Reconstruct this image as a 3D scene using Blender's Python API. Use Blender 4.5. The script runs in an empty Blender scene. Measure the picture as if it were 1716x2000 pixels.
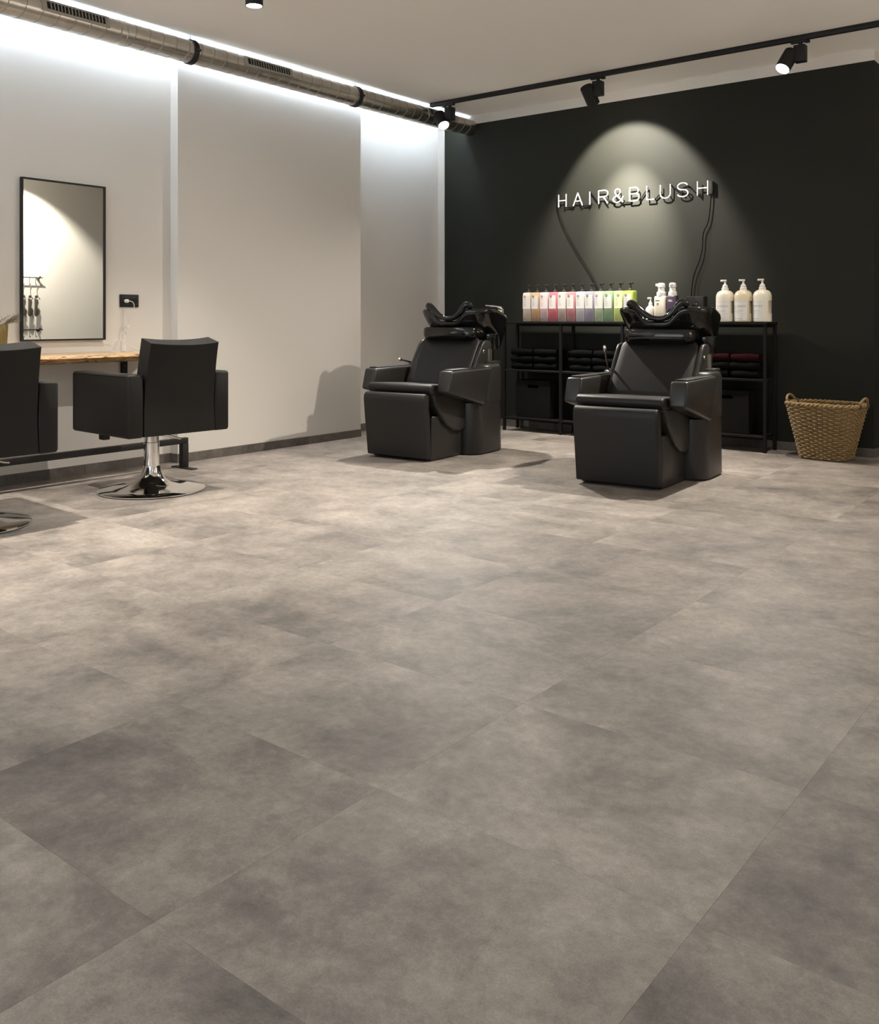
import bpy, bmesh, math, random
from mathutils import Vector, Matrix, noise
random.seed(7)
S = bpy.context.scene
COL = S.collection
R = math.radians
PI = math.pi

# ------------------------------------------------------------------ camera
F_PX, HORIZON, CX, W_PX, H_PX, EYE = 1814.0, 622.0, 858.0, 1716.0, 2000.0, 0.95
YAW = math.atan((2290 - CX) / F_PX)
cam_d = bpy.data.cameras.new('camera')
cam_d.sensor_fit = 'HORIZONTAL'
cam_d.sensor_width = 36.0
cam_d.lens = F_PX / W_PX * 36.0
cam_d.shift_y = -(H_PX / 2 - HORIZON) / W_PX
cam_d.clip_start = 0.02
cam = bpy.data.objects.new('camera', cam_d)
COL.objects.link(cam)
cam.location = (0, 0, EYE)
cam.rotation_euler = (R(90), 0, YAW)
S.camera = cam

# ------------------------------------------------------------------ world, exposure
S.view_settings.view_transform = 'Standard'
S.view_settings.look = 'None'
S.view_settings.gamma = 1.0
S.view_settings.use_curve_mapping = False
S.view_settings.exposure = 0.40
world = bpy.data.worlds.new('world')
S.world = world
world.use_nodes = True
WORLD_COL, WORLD_STR = (0.86, 0.93, 1.0, 1), 2.6
world.node_tree.nodes['Background'].inputs[0].default_value = WORLD_COL
world.node_tree.nodes['Background'].inputs[1].default_value = WORLD_STR

# lamp powers (each lamp is built with its housing further down)
WARM = (1.0, 0.935, 0.835)
P_DOWN = 140.0
P_TRACK = 300.0
P_WALLSPOT = 330.0
P_SIDE = 150.0
LED_COL, LED_STR = (0.68, 0.83, 1.0, 1), 80.0
NEON_STR = 0.14

# ------------------------------------------------------------------ room numbers
X_REC, X_PIL, X_FAR = -5.21, -5.13, -5.39
Y_P0, Y_P1, Y_BACK = 3.725, 5.475, 6.81
X_DARK0, X_DARK1 = -5.315, -1.60
X_RIGHT, Y_FRONT, Y_END = 0.70, -2.5, 9.0
Z_CEIL, Z_DARK = 2.79, 2.713


# ================================================================== materials
def srgb(r, g, b):
    def f(c):
        c /= 255.0
        return c / 12.92 if c <= 0.04045 else ((c + 0.055) / 1.055) ** 2.4
    return (f(r), f(g), f(b), 1)


def mat(name, col, rough=0.5, metal=0.0, noise_amt=0.0, noise_scale=40.0, bump=0.0, bump_scale=200.0, spec=None, coat=0.0,
        emit=None, emit_str=0.0):
    m = bpy.data.materials.new(name)
    m.use_nodes = True
    nt = m.node_tree
    b = nt.nodes['Principled BSDF']
    col = tuple(col[:3]) + (1,)
    b.inputs['Base Color'].default_value = col
    b.inputs['Roughness'].default_value = rough
    b.inputs['Metallic'].default_value = metal
    if spec is not None:
        b.inputs['Specular IOR Level'].default_value = spec
    if coat:
        b.inputs['Coat Weight'].default_value = coat
        b.inputs['Coat Roughness'].default_value = 0.05
    tc = nt.nodes.new('ShaderNodeTexCoord')
    if noise_amt:
        n = nt.nodes.new('ShaderNodeTexNoise')
        n.inputs['Scale'].default_value = noise_scale
        n.inputs['Detail'].default_value = 5
        nt.links.new(tc.outputs['Object'], n.inputs['Vector'])
        mx = nt.nodes.new('ShaderNodeMix')
        mx.data_type = 'RGBA'
        mx.inputs[6].default_value = tuple(max(0, c * (1 - noise_amt)) for c in col[:3]) + (1,)
        mx.inputs[7].default_value = tuple(min(1, c * (1 + noise_amt)) for c in col[:3]) + (1,)
        nt.links.new(n.outputs['Fac'], mx.inputs[0])
        nt.links.new(mx.outputs[2], b.inputs['Base Color'])
    if bump:
        n2 = nt.nodes.new('ShaderNodeTexNoise')
        n2.inputs['Scale'].default_value = bump_scale
        n2.inputs['Detail'].default_value = 3
        nt.links.new(tc.outputs['Object'], n2.inputs['Vector'])
        bp = nt.nodes.new('ShaderNodeBump')
        bp.inputs['Strength'].default_value = bump
        bp.inputs['Distance'].default_value = 0.002
        nt.links.new(n2.outputs['Fac'], bp.inputs['Height'])
        nt.links.new(bp.outputs['Normal'], b.inputs['Normal'])
    if emit:
        b.inputs['Emission Color'].default_value = emit
        b.inputs['Emission Strength'].default_value = emit_str
    return m


def floor_mat(name, dark=1.0):
    """cloudy concrete print; every tile takes its own piece of the print"""
    m = bpy.data.materials.new(name)
    m.use_nodes = True
    nt = m.node_tree
    L = nt.links.new
    b = nt.nodes['Principled BSDF']
    tc = nt.nodes.new('ShaderNodeTexCoord')
    oi = nt.nodes.new('ShaderNodeObjectInfo')
    mul = nt.nodes.new('ShaderNodeMath'); mul.operation = 'MULTIPLY'; mul.inputs[1].default_value = 57.0
    L(oi.outputs['Random'], mul.inputs[0])
    cmb = nt.nodes.new('ShaderNodeCombineXYZ')
    L(mul.outputs[0], cmb.inputs[0]); L(mul.outputs[0], cmb.inputs[2])
    add = nt.nodes.new('ShaderNodeVectorMath'); add.operation = 'ADD'
    L(tc.outputs['Object'], add.inputs[0]); L(cmb.outputs[0], add.inputs[1])

    def nz(scale, detail, rough, dist=0.0):
        n = nt.nodes.new('ShaderNodeTexNoise')
        n.inputs['Scale'].default_value = scale
        n.inputs['Detail'].default_value = detail
        n.inputs['Roughness'].default_value = rough
        n.inputs['Distortion'].default_value = dist
        L(add.outputs[0], n.inputs['Vector'])
        return n
    big = nz(2.4, 9, 0.68, 0.30)
    mid = nz(6.5, 8, 0.72, 0.2)
    fine = nz(38, 6, 0.75)
    speck = nz(260, 2, 0.6)
    ramp = nt.nodes.new('ShaderNodeValToRGB')
    e = ramp.color_ramp.elements
    e[0].position = 0.34; e[0].color = (0.140 * dark, 0.123 * dark, 0.110 * dark, 1)
    e[1].position = 0.62; e[1].color = (0.310 * dark, 0.268 * dark, 0.235 * dark, 1)
    k = e.new(0.47); k.color = (0.228 * dark, 0.197 * dark, 0.173 * dark, 1)
    L(big.outputs['Fac'], ramp.inputs['Fac'])

    def modul(prev, src, lo, hi):
        mr = nt.nodes.new('ShaderNodeMapRange')
        mr.inputs['From Min'].default_value = 0.3; mr.inputs['From Max'].default_value = 0.7
        mr.inputs['To Min'].default_value = lo; mr.inputs['To Max'].default_value = hi
        L(src, mr.inputs['Value'])
        vm = nt.nodes.new('ShaderNodeVectorMath'); vm.operation = 'SCALE'
        L(prev, vm.inputs[0]); L(mr.outputs[0], vm.inputs['Scale'])
        return vm.outputs[0]
    c = modul(ramp.outputs['Color'], mid.outputs['Fac'], 0.74, 1.22)
    c = modul(c, fine.outputs['Fac'], 0.80, 1.17)
    c = modul(c, speck.outputs['Fac'], 0.88, 1.10)
    mr = nt.nodes.new('ShaderNodeMapRange')
    mr.inputs['To Min'].default_value = 0.93; mr.inputs['To Max'].default_value = 1.06
    L(oi.outputs['Random'], mr.inputs['Value'])
    vm = nt.nodes.new('ShaderNodeVectorMath'); vm.operation = 'SCALE'
    L(c, vm.inputs[0]); L(mr.outputs[0], vm.inputs['Scale'])
    L(vm.outputs[0], b.inputs['Base Color'])
    b.inputs['Roughness'].default_value = 0.55
    b.inputs['Specular IOR Level'].default_value = 0.28
    bp = nt.nodes.new('ShaderNodeBump'); bp.inputs['Strength'].default_value = 0.12; bp.inputs['Distance'].default_value = 0.001
    L(fine.outputs['Fac'], bp.inputs['Height']); L(bp.outputs['Normal'], b.inputs['Normal'])
    return m


def wood_mat(name, edge=False):
    m = bpy.data.materials.new(name)
    m.use_nodes = True
    nt = m.node_tree; L = nt.links.new
    b = nt.nodes['Principled BSDF']
    tc = nt.nodes.new('ShaderNodeTexCoord')
    mp = nt.nodes.new('ShaderNodeMapping')
    mp.inputs['Scale'].default_value = (9, 1.1, 14) if not edge else (6, 3.2, 26)
    L(tc.outputs['Object'], mp.inputs['Vector'])
    n = nt.nodes.new('ShaderNodeTexNoise')
    n.inputs['Scale'].default_value = 3.2; n.inputs['Detail'].default_value = 6; n.inputs['Distortion'].default_value = 1.4 if edge else 0.8
    L(mp.outputs[0], n.inputs['Vector'])
    r = nt.nodes.new('ShaderNodeValToRGB')
    e = r.color_ramp.elements
    if edge:
        e[0].position = 0.36; e[0].color = (0.050, 0.022, 0.008, 1)
        e[1].position = 0.58; e[1].color = (0.52, 0.33, 0.15, 1)
        k = e.new(0.46); k.color = (0.33, 0.17, 0.06, 1)
    else:
        e[0].position = 0.30; e[0].color = (0.33, 0.19, 0.09, 1)
        e[1].position = 0.66; e[1].color = (0.60, 0.42, 0.25, 1)
    L(n.outputs['Fac'], r.inputs['Fac']); L(r.outputs['Color'], b.inputs['Base Color'])
    b.inputs['Roughness'].default_value = 0.55
    bp = nt.nodes.new('ShaderNodeBump'); bp.inputs['Strength'].default_value = 0.5 if edge else 0.15; bp.inputs['Distance'].default_value = 0.004
    L(n.outputs['Fac'], bp.inputs['Height']); L(bp.outputs['Normal'], b.inputs['Normal'])
    return m


def pane_mat(name):
    m = bpy.data.materials.new(name)
    m.use_nodes = True
    nt = m.node_tree
    nt.nodes.remove(nt.nodes['Principled BSDF'])
    out = nt.nodes['Material Output']
    t = nt.nodes.new('ShaderNodeBsdfTransparent'); t.inputs[0].default_value = (0.9, 0.94, 0.95, 1)
    g = nt.nodes.new('ShaderNodeBsdfGlossy'); g.inputs['Roughness'].default_value = 0.02
    mx = nt.nodes.new('ShaderNodeMixShader'); mx.inputs[0].default_value = 0.08
    nt.links.new(t.outputs[0], mx.inputs[1]); nt.links.new(g.outputs[0], mx.inputs[2]); nt.links.new(mx.outputs[0], out.inputs[0])
    return m


M = {}
M['wall'] = mat('white_wall_paint', (0.68, 0.64, 0.59), 0.85, bump=0.08, bump_scale=120)
M['ceiling'] = mat('ceiling_paint', (0.93, 0.895, 0.85), 0.9, bump=0.05, bump_scale=120)
M['dark'] = mat('dark_green_wall_paint', (0.0158, 0.0163, 0.0118), 0.70, spec=0.22, noise_amt=0.10, noise_scale=3, bump=0.08, bump_scale=150)
M['tile'] = floor_mat('concrete_print_vinyl_tile')
M['skirting'] = floor_mat('concrete_print_skirting', 0.55)
M['joint'] = mat('floor_joint', (0.17, 0.15, 0.13), 0.8)
M['leather'] = mat('black_leatherette', (0.0075, 0.0066, 0.006), 0.50, bump=0.10, bump_scale=420, spec=0.28)
M['vinyl'] = mat('charcoal_vinyl', (0.0165, 0.0145, 0.013), 0.50, bump=0.08, bump_scale=420, spec=0.32)
M['shell'] = mat('satin_charcoal_shell', (0.021, 0.0185, 0.0165), 0.36, spec=0.5)
M['ceramic'] = mat('gloss_black_ceramic', (0.006, 0.0055, 0.0055), 0.07, spec=0.6)
M['chrome'] = mat('chrome', (0.75, 0.74, 0.72), 0.07, 1.0)
M['steel'] = mat('dark_polished_steel', (0.22, 0.21, 0.19), 0.22, 1.0)
M['duct'] = mat('galvanised_steel', (0.56, 0.53, 0.48), 0.30, 1.0, noise_amt=0.25, noise_scale=14, bump=0.06, bump_scale=60)
M['seam'] = mat('duct_seam_steel', (0.30, 0.28, 0.25), 0.45, 1.0)
M['grille'] = mat('grille_steel', (0.42, 0.40, 0.36), 0.45, 0.8)
M['void'] = mat('dark_opening_shade', (0.010, 0.009, 0.008), 0.9)  # near-black colour standing in for the shade inside openings
M['rubber'] = mat('black_rubber', (0.016, 0.014, 0.013), 0.75)
M['black'] = mat('matt_black_metal', (0.012, 0.0108, 0.010), 0.55, spec=0.3, bump=0.04, bump_scale=500)
M['cable_black'] = mat('black_cable', (0.004, 0.004, 0.004), 0.8, spec=0.1)
M['cabinet'] = mat('black_shelf_metal', (0.0075, 0.007, 0.0068), 0.6, spec=0.2)
M['felt'] = mat('charcoal_felt', (0.010, 0.0095, 0.009), 0.9, spec=0.08, noise_amt=0.2, noise_scale=80)
M['towel'] = mat('black_towel', (0.005, 0.005, 0.0055), 0.95, spec=0.05, bump=0.3, bump_scale=300)
M['redtowel'] = mat('wine_red_towel', (0.020, 0.004, 0.005), 0.9, spec=0.05, bump=0.3, bump_scale=300)
M['lens'] = mat('lit_lamp_lens', (1, 1, 1), 0.5, emit=(1.0, 0.93, 0.82, 1), emit_str=45.0)
M['led'] = mat('led_strip_light', (1, 1, 1), 0.5, emit=LED_COL, emit_str=LED_STR)
M['neon'] = mat('white_neon_tube', (0.88, 0.86, 0.83), 0.25, emit=(1, 0.95, 0.92, 1), emit_str=NEON_STR)
M['mirror'] = mat('mirror_glass', (0.90, 0.92, 0.88), 0.005, 1.0)
M['wood_top'] = wood_mat('oiled_oak')
M['wood_edge'] = wood_mat('live_edge_bark', True)
M['white_plastic'] = mat('white_plastic', (0.74, 0.71, 0.67), 0.35)
M['cable_white'] = mat('white_cable', (0.70, 0.67, 0.63), 0.45)
M['label'] = mat('paper_label', (0.70, 0.68, 0.65), 0.6)
M['ink'] = mat('grey_ink', (0.10, 0.095, 0.09), 0.7)
M['ink_soft'] = mat('pale_grey_ink', (0.36, 0.34, 0.33), 0.7)
M['cream'] = mat('cream_shampoo_bottle', (0.66, 0.56, 0.40), 0.32)
M['cream_light'] = mat('milky_shampoo_bottle', (0.72, 0.66, 0.54), 0.32)
M['ivory'] = mat('ivory_bottle', (0.70, 0.63, 0.52), 0.35)
M['purple'] = mat('dark_purple_bottle', (0.050, 0.028, 0.055), 0.35)
M['wicker'] = mat('wicker', (0.30, 0.20, 0.085), 0.62, noise_amt=0.45, noise_scale=30)
M['wicker_dark'] = mat('wicker_stake', (0.10, 0.058, 0.025), 0.7)
M['vase'] = mat('amber_ribbed_glass', (0.17, 0.125, 0.045), 0.12)
M['grass'] = mat('dried_grass', (0.10, 0.075, 0.035), 0.8)
M['pane'] = pane_mat('window_pane')
M['tool'] = mat('anthracite_tool', (0.07, 0.06, 0.05), 0.4)
M['bronze'] = mat('bronze_rail', (0.13, 0.10, 0.06), 0.4, 0.6)


# ================================================================== mesh helpers
def finish(o, smooth=True, angle=35):
    if smooth:
        me = o.data
        me.polygons.foreach_set('use_smooth', [True] * len(me.polygons))
        me.set_sharp_from_angle(angle=R(angle))
        me.update()


def obj(name, bm, material, parent=None, smooth=True, angle=35):
    me = bpy.data.meshes.new(name)
    bmesh.ops.recalc_face_normals(bm, faces=bm.faces[:])
    bm.to_mesh(me); bm.free()
    me.materials.append(material if not isinstance(material, str) else M[material])
    o = bpy.data.objects.new(name, me)
    COL.objects.link(o)
    o.parent = parent
    finish(o, smooth, angle)
    return o


def tag(o, label, cat, group=None):
    o['label'] = label; o['category'] = cat
    if group:
        o['group'] = group
    return o


def thing(name, label, cat, loc=(0, 0, 0), rz=0.0, group=None):
    o = bpy.data.objects.new(name, None)
    o.empty_display_size = 0.1
    COL.objects.link(o)
    o.location = loc; o.rotation_euler = (0, 0, rz)
    return tag(o, label, cat, group)


def structure(o):
    o['kind'] = 'structure'
    return o


def copy_tree(root, loc, rz, label):
    r = root.copy(); COL.objects.link(r)
    r.location = loc; r.rotation_euler = (0, 0, rz); r['label'] = label
    for ch in list(root.children):
        c = ch.copy(); COL.objects.link(c); c.parent = r
        for g in list(ch.children):
            d = g.copy(); COL.objects.link(d); d.parent = c
    return r


def box(bm, x0, x1, y0, y1, z0, z1, bev=0.0, seg=2, mtx=None):
    vs = [bm.verts.new((x, y, z)) for x in (x0, x1) for y in (y0, y1) for z in (z0, z1)]
    fs = [(0, 1, 3, 2), (4, 6, 7, 5), (0, 4, 5, 1), (2, 3, 7, 6), (0, 2, 6, 4), (1, 5, 7, 3)]
    faces = [bm.faces.new([vs[i] for i in f]) for f in fs]
    if mtx is not None:
        for v in vs:
            v.co = mtx @ v.co
    if bev > 0:
        edges = list({e for f in faces for e in f.edges})
        bmesh.ops.bevel(bm, geom=edges, offset=bev, segments=seg, profile=0.5, affect='EDGES')
    return bm


def B(*a, **k):
    return box(bmesh.new(), *a, **k)


def prism(bm, poly, a0, a1, axis='x', bev=0.0, seg=2):
    """poly: 2-D points; extruded along axis. axis x: (y,z); y: (x,z); z: (x,y)"""
    def P(p, a):
        return {'x': (a, p[0], p[1]), 'y': (p[0], a, p[1]), 'z': (p[0], p[1], a)}[axis]
    lo = [bm.verts.new(P(p, a0)) for p in poly]
    hi = [bm.verts.new(P(p, a1)) for p in poly]
    n = len(poly)
    faces = [bm.faces.new(lo), bm.faces.new(hi[::-1])]
    for i in range(n):
        j = (i + 1) % n
        faces.append(bm.faces.new([lo[i], hi[i], hi[j], lo[j]]))
    bmesh.ops.recalc_face_normals(bm, faces=faces)
    if bev > 0:
        edges = list({e for f in faces for e in f.edges})
        bmesh.ops.bevel(bm, geom=edges, offset=bev, segments=seg, profile=0.5, affect='EDGES', clamp_overlap=True)
    return bm


def lathe(bm, prof, seg=32, c=(0, 0), mtx=None):
    rings = []
    for r, z in prof:
        if r < 1e-5:
            rings.append([bm.verts.new((c[0], c[1], z))])
        else:
            rings.append([bm.verts.new((c[0] + r * math.cos(2 * PI * i / seg), c[1] + r * math.sin(2 * PI * i / seg), z)) for i in range(seg)])
    for a, b in zip(rings, rings[1:]):
        for i in range(seg):
            j = (i + 1) % seg
            if len(a) == 1 and len(b) == 1:
                continue
            if len(a) == 1:
                bm.faces.new([a[0], b[j], b[i]])
            elif len(b) == 1:
                bm.faces.new([a[i], a[j], b[0]])
            else:
                bm.faces.new([a[i], a[j], b[j], b[i]])
    if len(rings[0]) > 1:
        bm.faces.new(rings[0][::-1])
    if len(rings[-1]) > 1:
        bm.faces.new(rings[-1])
    if mtx is not None:
        for r in rings:
            for v in r:
                v.co = mtx @ v.co
    return bm


def tube(bm, pts, rad, seg=8, closed=False):
    pts = [Vector(p) for p in pts]
    n = len(pts)
    rings = []
    up = None
    for i in range(n):
        if closed:
            t = (pts[(i + 1) % n] - pts[i - 1]).normalized()
        else:
            t = (pts[min(i + 1, n - 1)] - pts[max(i - 1, 0)]).normalized()
        if up is None:
            up = Vector((0, 0, 1)) if abs(t.z) < 0.9 else Vector((1, 0, 0))
        a = t.cross(up)
        if a.length < 1e-6:
            a = t.cross(Vector((1, 0.3, 0)))
        a.normalize()
        b = a.cross(t).normalized()
        up = b
        rr = rad[i] if isinstance(rad, (list, tuple)) else rad
        rings.append([bm.verts.new(pts[i] + (a * math.cos(2 * PI * k / seg) + b * math.sin(2 * PI * k / seg)) * rr) for k in range(seg)])
    m = n if closed else n - 1
    for i in range(m):
        p, q = rings[i], rings[(i + 1) % n]
        for k in range(seg):
            l = (k + 1) % seg
            bm.faces.new([p[k], p[l], q[l], q[k]])
    if not closed:
        bm.faces.new(rings[0][::-1]); bm.faces.new(rings[-1])
    return bm


def smooth_path(pts, sub=6):
    pts = [Vector(p) for p in pts]
    out = []
    for i in range(len(pts) - 1):
        p0, p1, p2, p3 = pts[max(i - 1, 0)], pts[i], pts[i + 1], pts[min(i + 2, len(pts) - 1)]
        for k in range(sub):
            t = k / sub
            out.append(0.5 * ((2 * p1) + (-p0 + p2) * t + (2 * p0 - 5 * p1 + 4 * p2 - p3) * t * t + (-p0 + 3 * p1 - 3 * p2 + p3) * t ** 3))
    out.append(pts[-1])
    return out


def loft(bm, rings, cap0=True, cap1=True):
    vr = [[bm.verts.new(p) for p in r] for r in rings]
    n = len(vr[0])
    for a, b in zip(vr, vr[1:]):
        for i in range(n):
            j = (i + 1) % n
            bm.faces.new([a[i], a[j], b[j], b[i]])
    if cap0:
        bm.faces.new(vr[0][::-1])
    if cap1:
        bm.faces.new(vr[-1])
    return bm


def rrect(hx, hy, r, z=0.0, c=(0, 0), n=5):
    pts = []
    for sx, sy, a0 in ((1, 1, 0), (-1, 1, 90), (-1, -1, 180), (1, -1, 270)):
        for k in range(n + 1):
            a = R(a0 + 90 * k / n)
            pts.append(Vector((c[0] + sx * (hx - r) + r * math.cos(a), c[1] + sy * (hy - r) + r * math.sin(a), z)))
    return pts


def text_mesh(body, size):
    cu = bpy.data.curves.new('text', 'FONT')
    cu.body = body; cu.size = size; cu.align_x = 'CENTER'; cu.align_y = 'CENTER'; cu.resolution_u = 2; cu.space_character = 1.35
    o = bpy.data.objects.new('text', cu); COL.objects.link(o)
    dg = bpy.context.evaluated_depsgraph_get()
    me = bpy.data.meshes.new_from_object(o.evaluated_get(dg))
    bpy.data.objects.remove(o); bpy.data.curves.remove(cu)
    bm = bmesh.new(); bm.from_mesh(me); bpy.data.meshes.remove(me)
    return bm


def spot_light(name, loc, direction, power, half_deg, blend, radius=0.025, color=WARM, parent=None):
    d = bpy.data.lights.new(name, 'SPOT')
    d.energy = power; d.spot_size = R(2 * half_deg); d.spot_blend = blend; d.shadow_soft_size = radius; d.color = color
    o = bpy.data.objects.new(name, d); COL.objects.link(o)
    o.rotation_mode = 'QUATERNION'
    o.rotation_quaternion = Vector(direction).to_track_quat('-Z', 'Y')
    o.location = loc
    o.parent = parent
    return o


# ================================================================== the setting
floor = structure(obj('floor', B(X_FAR - 0.1, X_RIGHT + 0.1, Y_FRONT - 0.1, Y_END + 0.1, -0.06, -0.004), 'joint', smooth=False))
TX, TY, GAP = 0.673, 0.527, 0.00018
bm = B(-TX / 2 + GAP, TX / 2 - GAP, -TY / 2 + GAP, TY / 2 - GAP, -0.004, 0.0, bev=0.0)
tile0 = obj('floor_tile', bm, 'tile', floor, smooth=False)
tile_me = tile0.data
first = True
nx0, nx1 = math.floor((-0.585 - X_RIGHT) / TX), math.ceil((-0.585 - X_FAR) / TX)
for i in range(nx0, nx1):
    for j in range(math.floor((Y_FRONT - 0.87) / TY), math.ceil((Y_END - 0.87) / TY)):
        x = -0.585 - TX * (i + 0.5); y = 0.87 + TY * (j + 0.5)
        if y - TY / 2 > Y_BACK + 0.1 and x + TX / 2 < X_DARK1 - 0.1:
            continue
        if first:
            o = tile0; first = False
        else:
            o = bpy.data.objects.new('floor_tile', tile_me); COL.objects.link(o); o.parent = floor
        o.location = (x, y, 0)

structure(obj('ceiling', B(X_FAR - 0.1, X_RIGHT + 0.1, Y_FRONT - 0.1, Y_END + 0.1, Z_CEIL, Z_CEIL + 0.1), 'ceiling', smooth=False))
XO = X_FAR - 0.15
bm = prism(bmesh.new(), [(XO, Y_FRONT - 0.1), (X_REC, Y_FRONT - 0.1), (X_REC, Y_P0), (X_PIL, Y_P0), (X_PIL, Y_P1), (X_FAR, Y_P1), (X_FAR, Y_BACK + 0.1), (XO, Y_BACK + 0.1)], 0, Z_CEIL, 'z')
structure(obj('wall_left', bm, 'wall', smooth=False))
bm = prism(bmesh.new(), [(X_DARK0, Y_BACK), (X_DARK1, Y_BACK), (X_DARK1, Y_END), (X_DARK1 - 0.2, Y_END), (X_DARK1 - 0.2, Y_BACK + 0.2), (X_DARK0, Y_BACK + 0.2)], 0, Z_DARK, 'z')
structure(obj('wall_back', bm, 'dark', smooth=False))
bm = prism(bmesh.new(), [(X_DARK0, Y_BACK - 0.004), (X_DARK1 + 0.004, Y_BACK - 0.004), (X_DARK1 + 0.004, Y_END), (X_DARK1 - 0.2, Y_END), (X_DARK1 - 0.2, Y_BACK + 0.2), (X_DARK0, Y_BACK + 0.2)], Z_DARK, Z_CEIL, 'z')
structure(obj('trim_1', bm, 'wall', smooth=False))
structure(obj('trim_2', B(X_FAR, X_DARK0, Y_BACK - 0.004, Y_BACK + 0.2, 0, Z_CEIL), 'wall', smooth=False))
structure(obj('wall_right', B(X_RIGHT, X_RIGHT + 0.15, Y_FRONT - 0.1, Y_END + 0.1, 0, Z_CEIL), 'wall', smooth=False))
structure(obj('wall_end', B(X_DARK1 - 0.2, X_RIGHT, Y_END, Y_END + 0.15, 0, Z_CEIL), 'wall', smooth=False))
# front wall behind the camera, with an unseen shop window enlarged for fill light
WX0, WX1, WZ0, WZ1 = -5.0, 0.5, 0.08, 2.62
bm = bmesh.new()
box(bm, X_FAR - 0.1, WX0, Y_FRONT - 0.15, Y_FRONT, 0, Z_CEIL)
box(bm, WX1, X_RIGHT, Y_FRONT - 0.15, Y_FRONT, 0, Z_CEIL)
box(bm, WX0, WX1, Y_FRONT - 0.15, Y_FRONT, 0, WZ0)
box(bm, WX0, WX1, Y_FRONT - 0.15, Y_FRONT, WZ1, Z_CEIL)
structure(obj('wall_front', bm, 'wall', smooth=False))
bm = bmesh.new()
for x in (WX0, (WX0 + WX1) / 2 - 0.025, WX1 - 0.05):
    box(bm, x, x + 0.05, Y_FRONT - 0.11, Y_FRONT - 0.05, WZ0, WZ1)
for z in (WZ0, WZ1 - 0.05):
    box(bm, WX0, WX1, Y_FRONT - 0.11, Y_FRONT - 0.05, z, z + 0.05)
win = structure(obj('window_1', bm, 'black', smooth=False))
xm = (WX0 + WX1) / 2
for a, b in ((WX0 + 0.05, xm - 0.025), (xm + 0.025, WX1 - 0.05)):
    obj('pane', B(a, b, Y_FRONT - 0.083, Y_FRONT - 0.077, WZ0 + 0.05, WZ1 - 0.05), 'pane', win, smooth=False)


def skirting(name, runs):
    """each run: (p0, p1, normal) ; laid as single tiles with thin joints"""
    root = None
    for (x0, y0), (x1, y1), (nx, ny) in runs:
        L = math.hypot(x1 - x0, y1 - y0); n = max(1, round(L / 0.60))
        for k in range(n):
            a, b = k / n * L + 0.0008, (k + 1) / n * L - 0.0008
            dx, dy = (x1 - x0) / L, (y1 - y0) / L
            bm = bmesh.new()
            box(bm, a, b, 0, 0.009, 0.0, 0.060, bev=0.001, seg=1)
            mt = Matrix(((dx, nx, 0, x0), (dy, ny, 0, y0), (0, 0, 1, 0), (0, 0, 0, 1)))
            bm.transform(mt)
            if root is None:
                root = structure(obj(name, bm, 'skirting', smooth=False))
            else:
                obj('skirting_tile', bm, 'skirting', root, smooth=False)
    return root


skirting('baseboard_left', [((X_REC, Y_FRONT), (X_REC, Y_P0), (1, 0)), ((X_REC + 0.009, Y_P0), (X_PIL + 0.009, Y_P0), (0, -1)),
                            ((X_PIL, Y_P0), (X_PIL, Y_P1), (1, 0)), ((X_FAR, Y_P1), (X_FAR, Y_BACK), (1, 0))])
skirting('baseboard_back', [((X_FAR, Y_BACK), (X_DARK1, Y_BACK), (0, -1)), ((X_DARK1, Y_BACK - 0.009), (X_DARK1, Y_END), (1, 0))])
skirting('baseboard_right', [((X_RIGHT, Y_FRONT), (X_RIGHT, Y_END), (-1, 0))])

# ================================================================== ventilation duct, LED strip
DX, DZ, DR = -5.018, 2.684, 0.073
duct = thing('ventilation_duct', 'long spiral-seamed galvanised air duct running below the ceiling along the white wall', 'duct', (DX, Y_FRONT, DZ))
Y0, Y1 = 0.0, Y_BACK - Y_FRONT
mt = Matrix.Rotation(-PI / 2, 4, 'X')     # local z -> +y
obj('duct_pipe', lathe(bmesh.new(), [(DR, 0.001), (DR, Y1 - 0.002)], 40, mtx=mt), 'duct', duct)
pts = []
n_turn = int(Y1 / 0.098)
for k in range(n_turn * 24 + 1):
    a = 2 * PI * k / 24
    pts.append(((DR + 0.0005) * math.cos(a), 0.01 + k / 24 * 0.098, (DR + 0.0005) * math.sin(a)))
o = obj('lock_seam', tube(bmesh.new(), pts, 0.0022, 5), 'seam', duct)
for yy in (3.74, 5.29, 0.9, -1.0):
    c = obj('hanger_clamp', lathe(bmesh.new(), [(DR + 0.001, -0.016), (DR + 0.008, -0.016), (DR + 0.008, -0.008), (DR + 0.004, -0.006), (DR + 0.004, 0.006), (DR + 0.008, 0.008), (DR + 0.008, 0.016), (DR + 0.001, 0.016)], 40,
                          mtx=Matrix.Translation((0, yy - Y_FRONT, 0)) @ mt), 'rubber', duct)
    obj('threaded_rod', tube(bmesh.new(), [(0, yy - Y_FRONT, DR), (0, yy - Y_FRONT, Z_CEIL - DZ - 0.002)], 0.004, 8), 'steel', c)
    obj('clamp_screw', B(DR + 0.004, DR + 0.02, yy - Y_FRONT - 0.02, yy - Y_FRONT + 0.02, -0.008, 0.006, bev=0.002), 'rubber', c)
for yy in (3.20, 3.24):
    obj('coupling_ridge', lathe(bmesh.new(), [(DR, -0.006), (DR + 0.004, -0.004), (DR + 0.004, 0.004), (DR, 0.006)], 40, mtx=Matrix.Translation((0, yy - Y_FRONT, 0)) @ mt), 'duct', duct)
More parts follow.
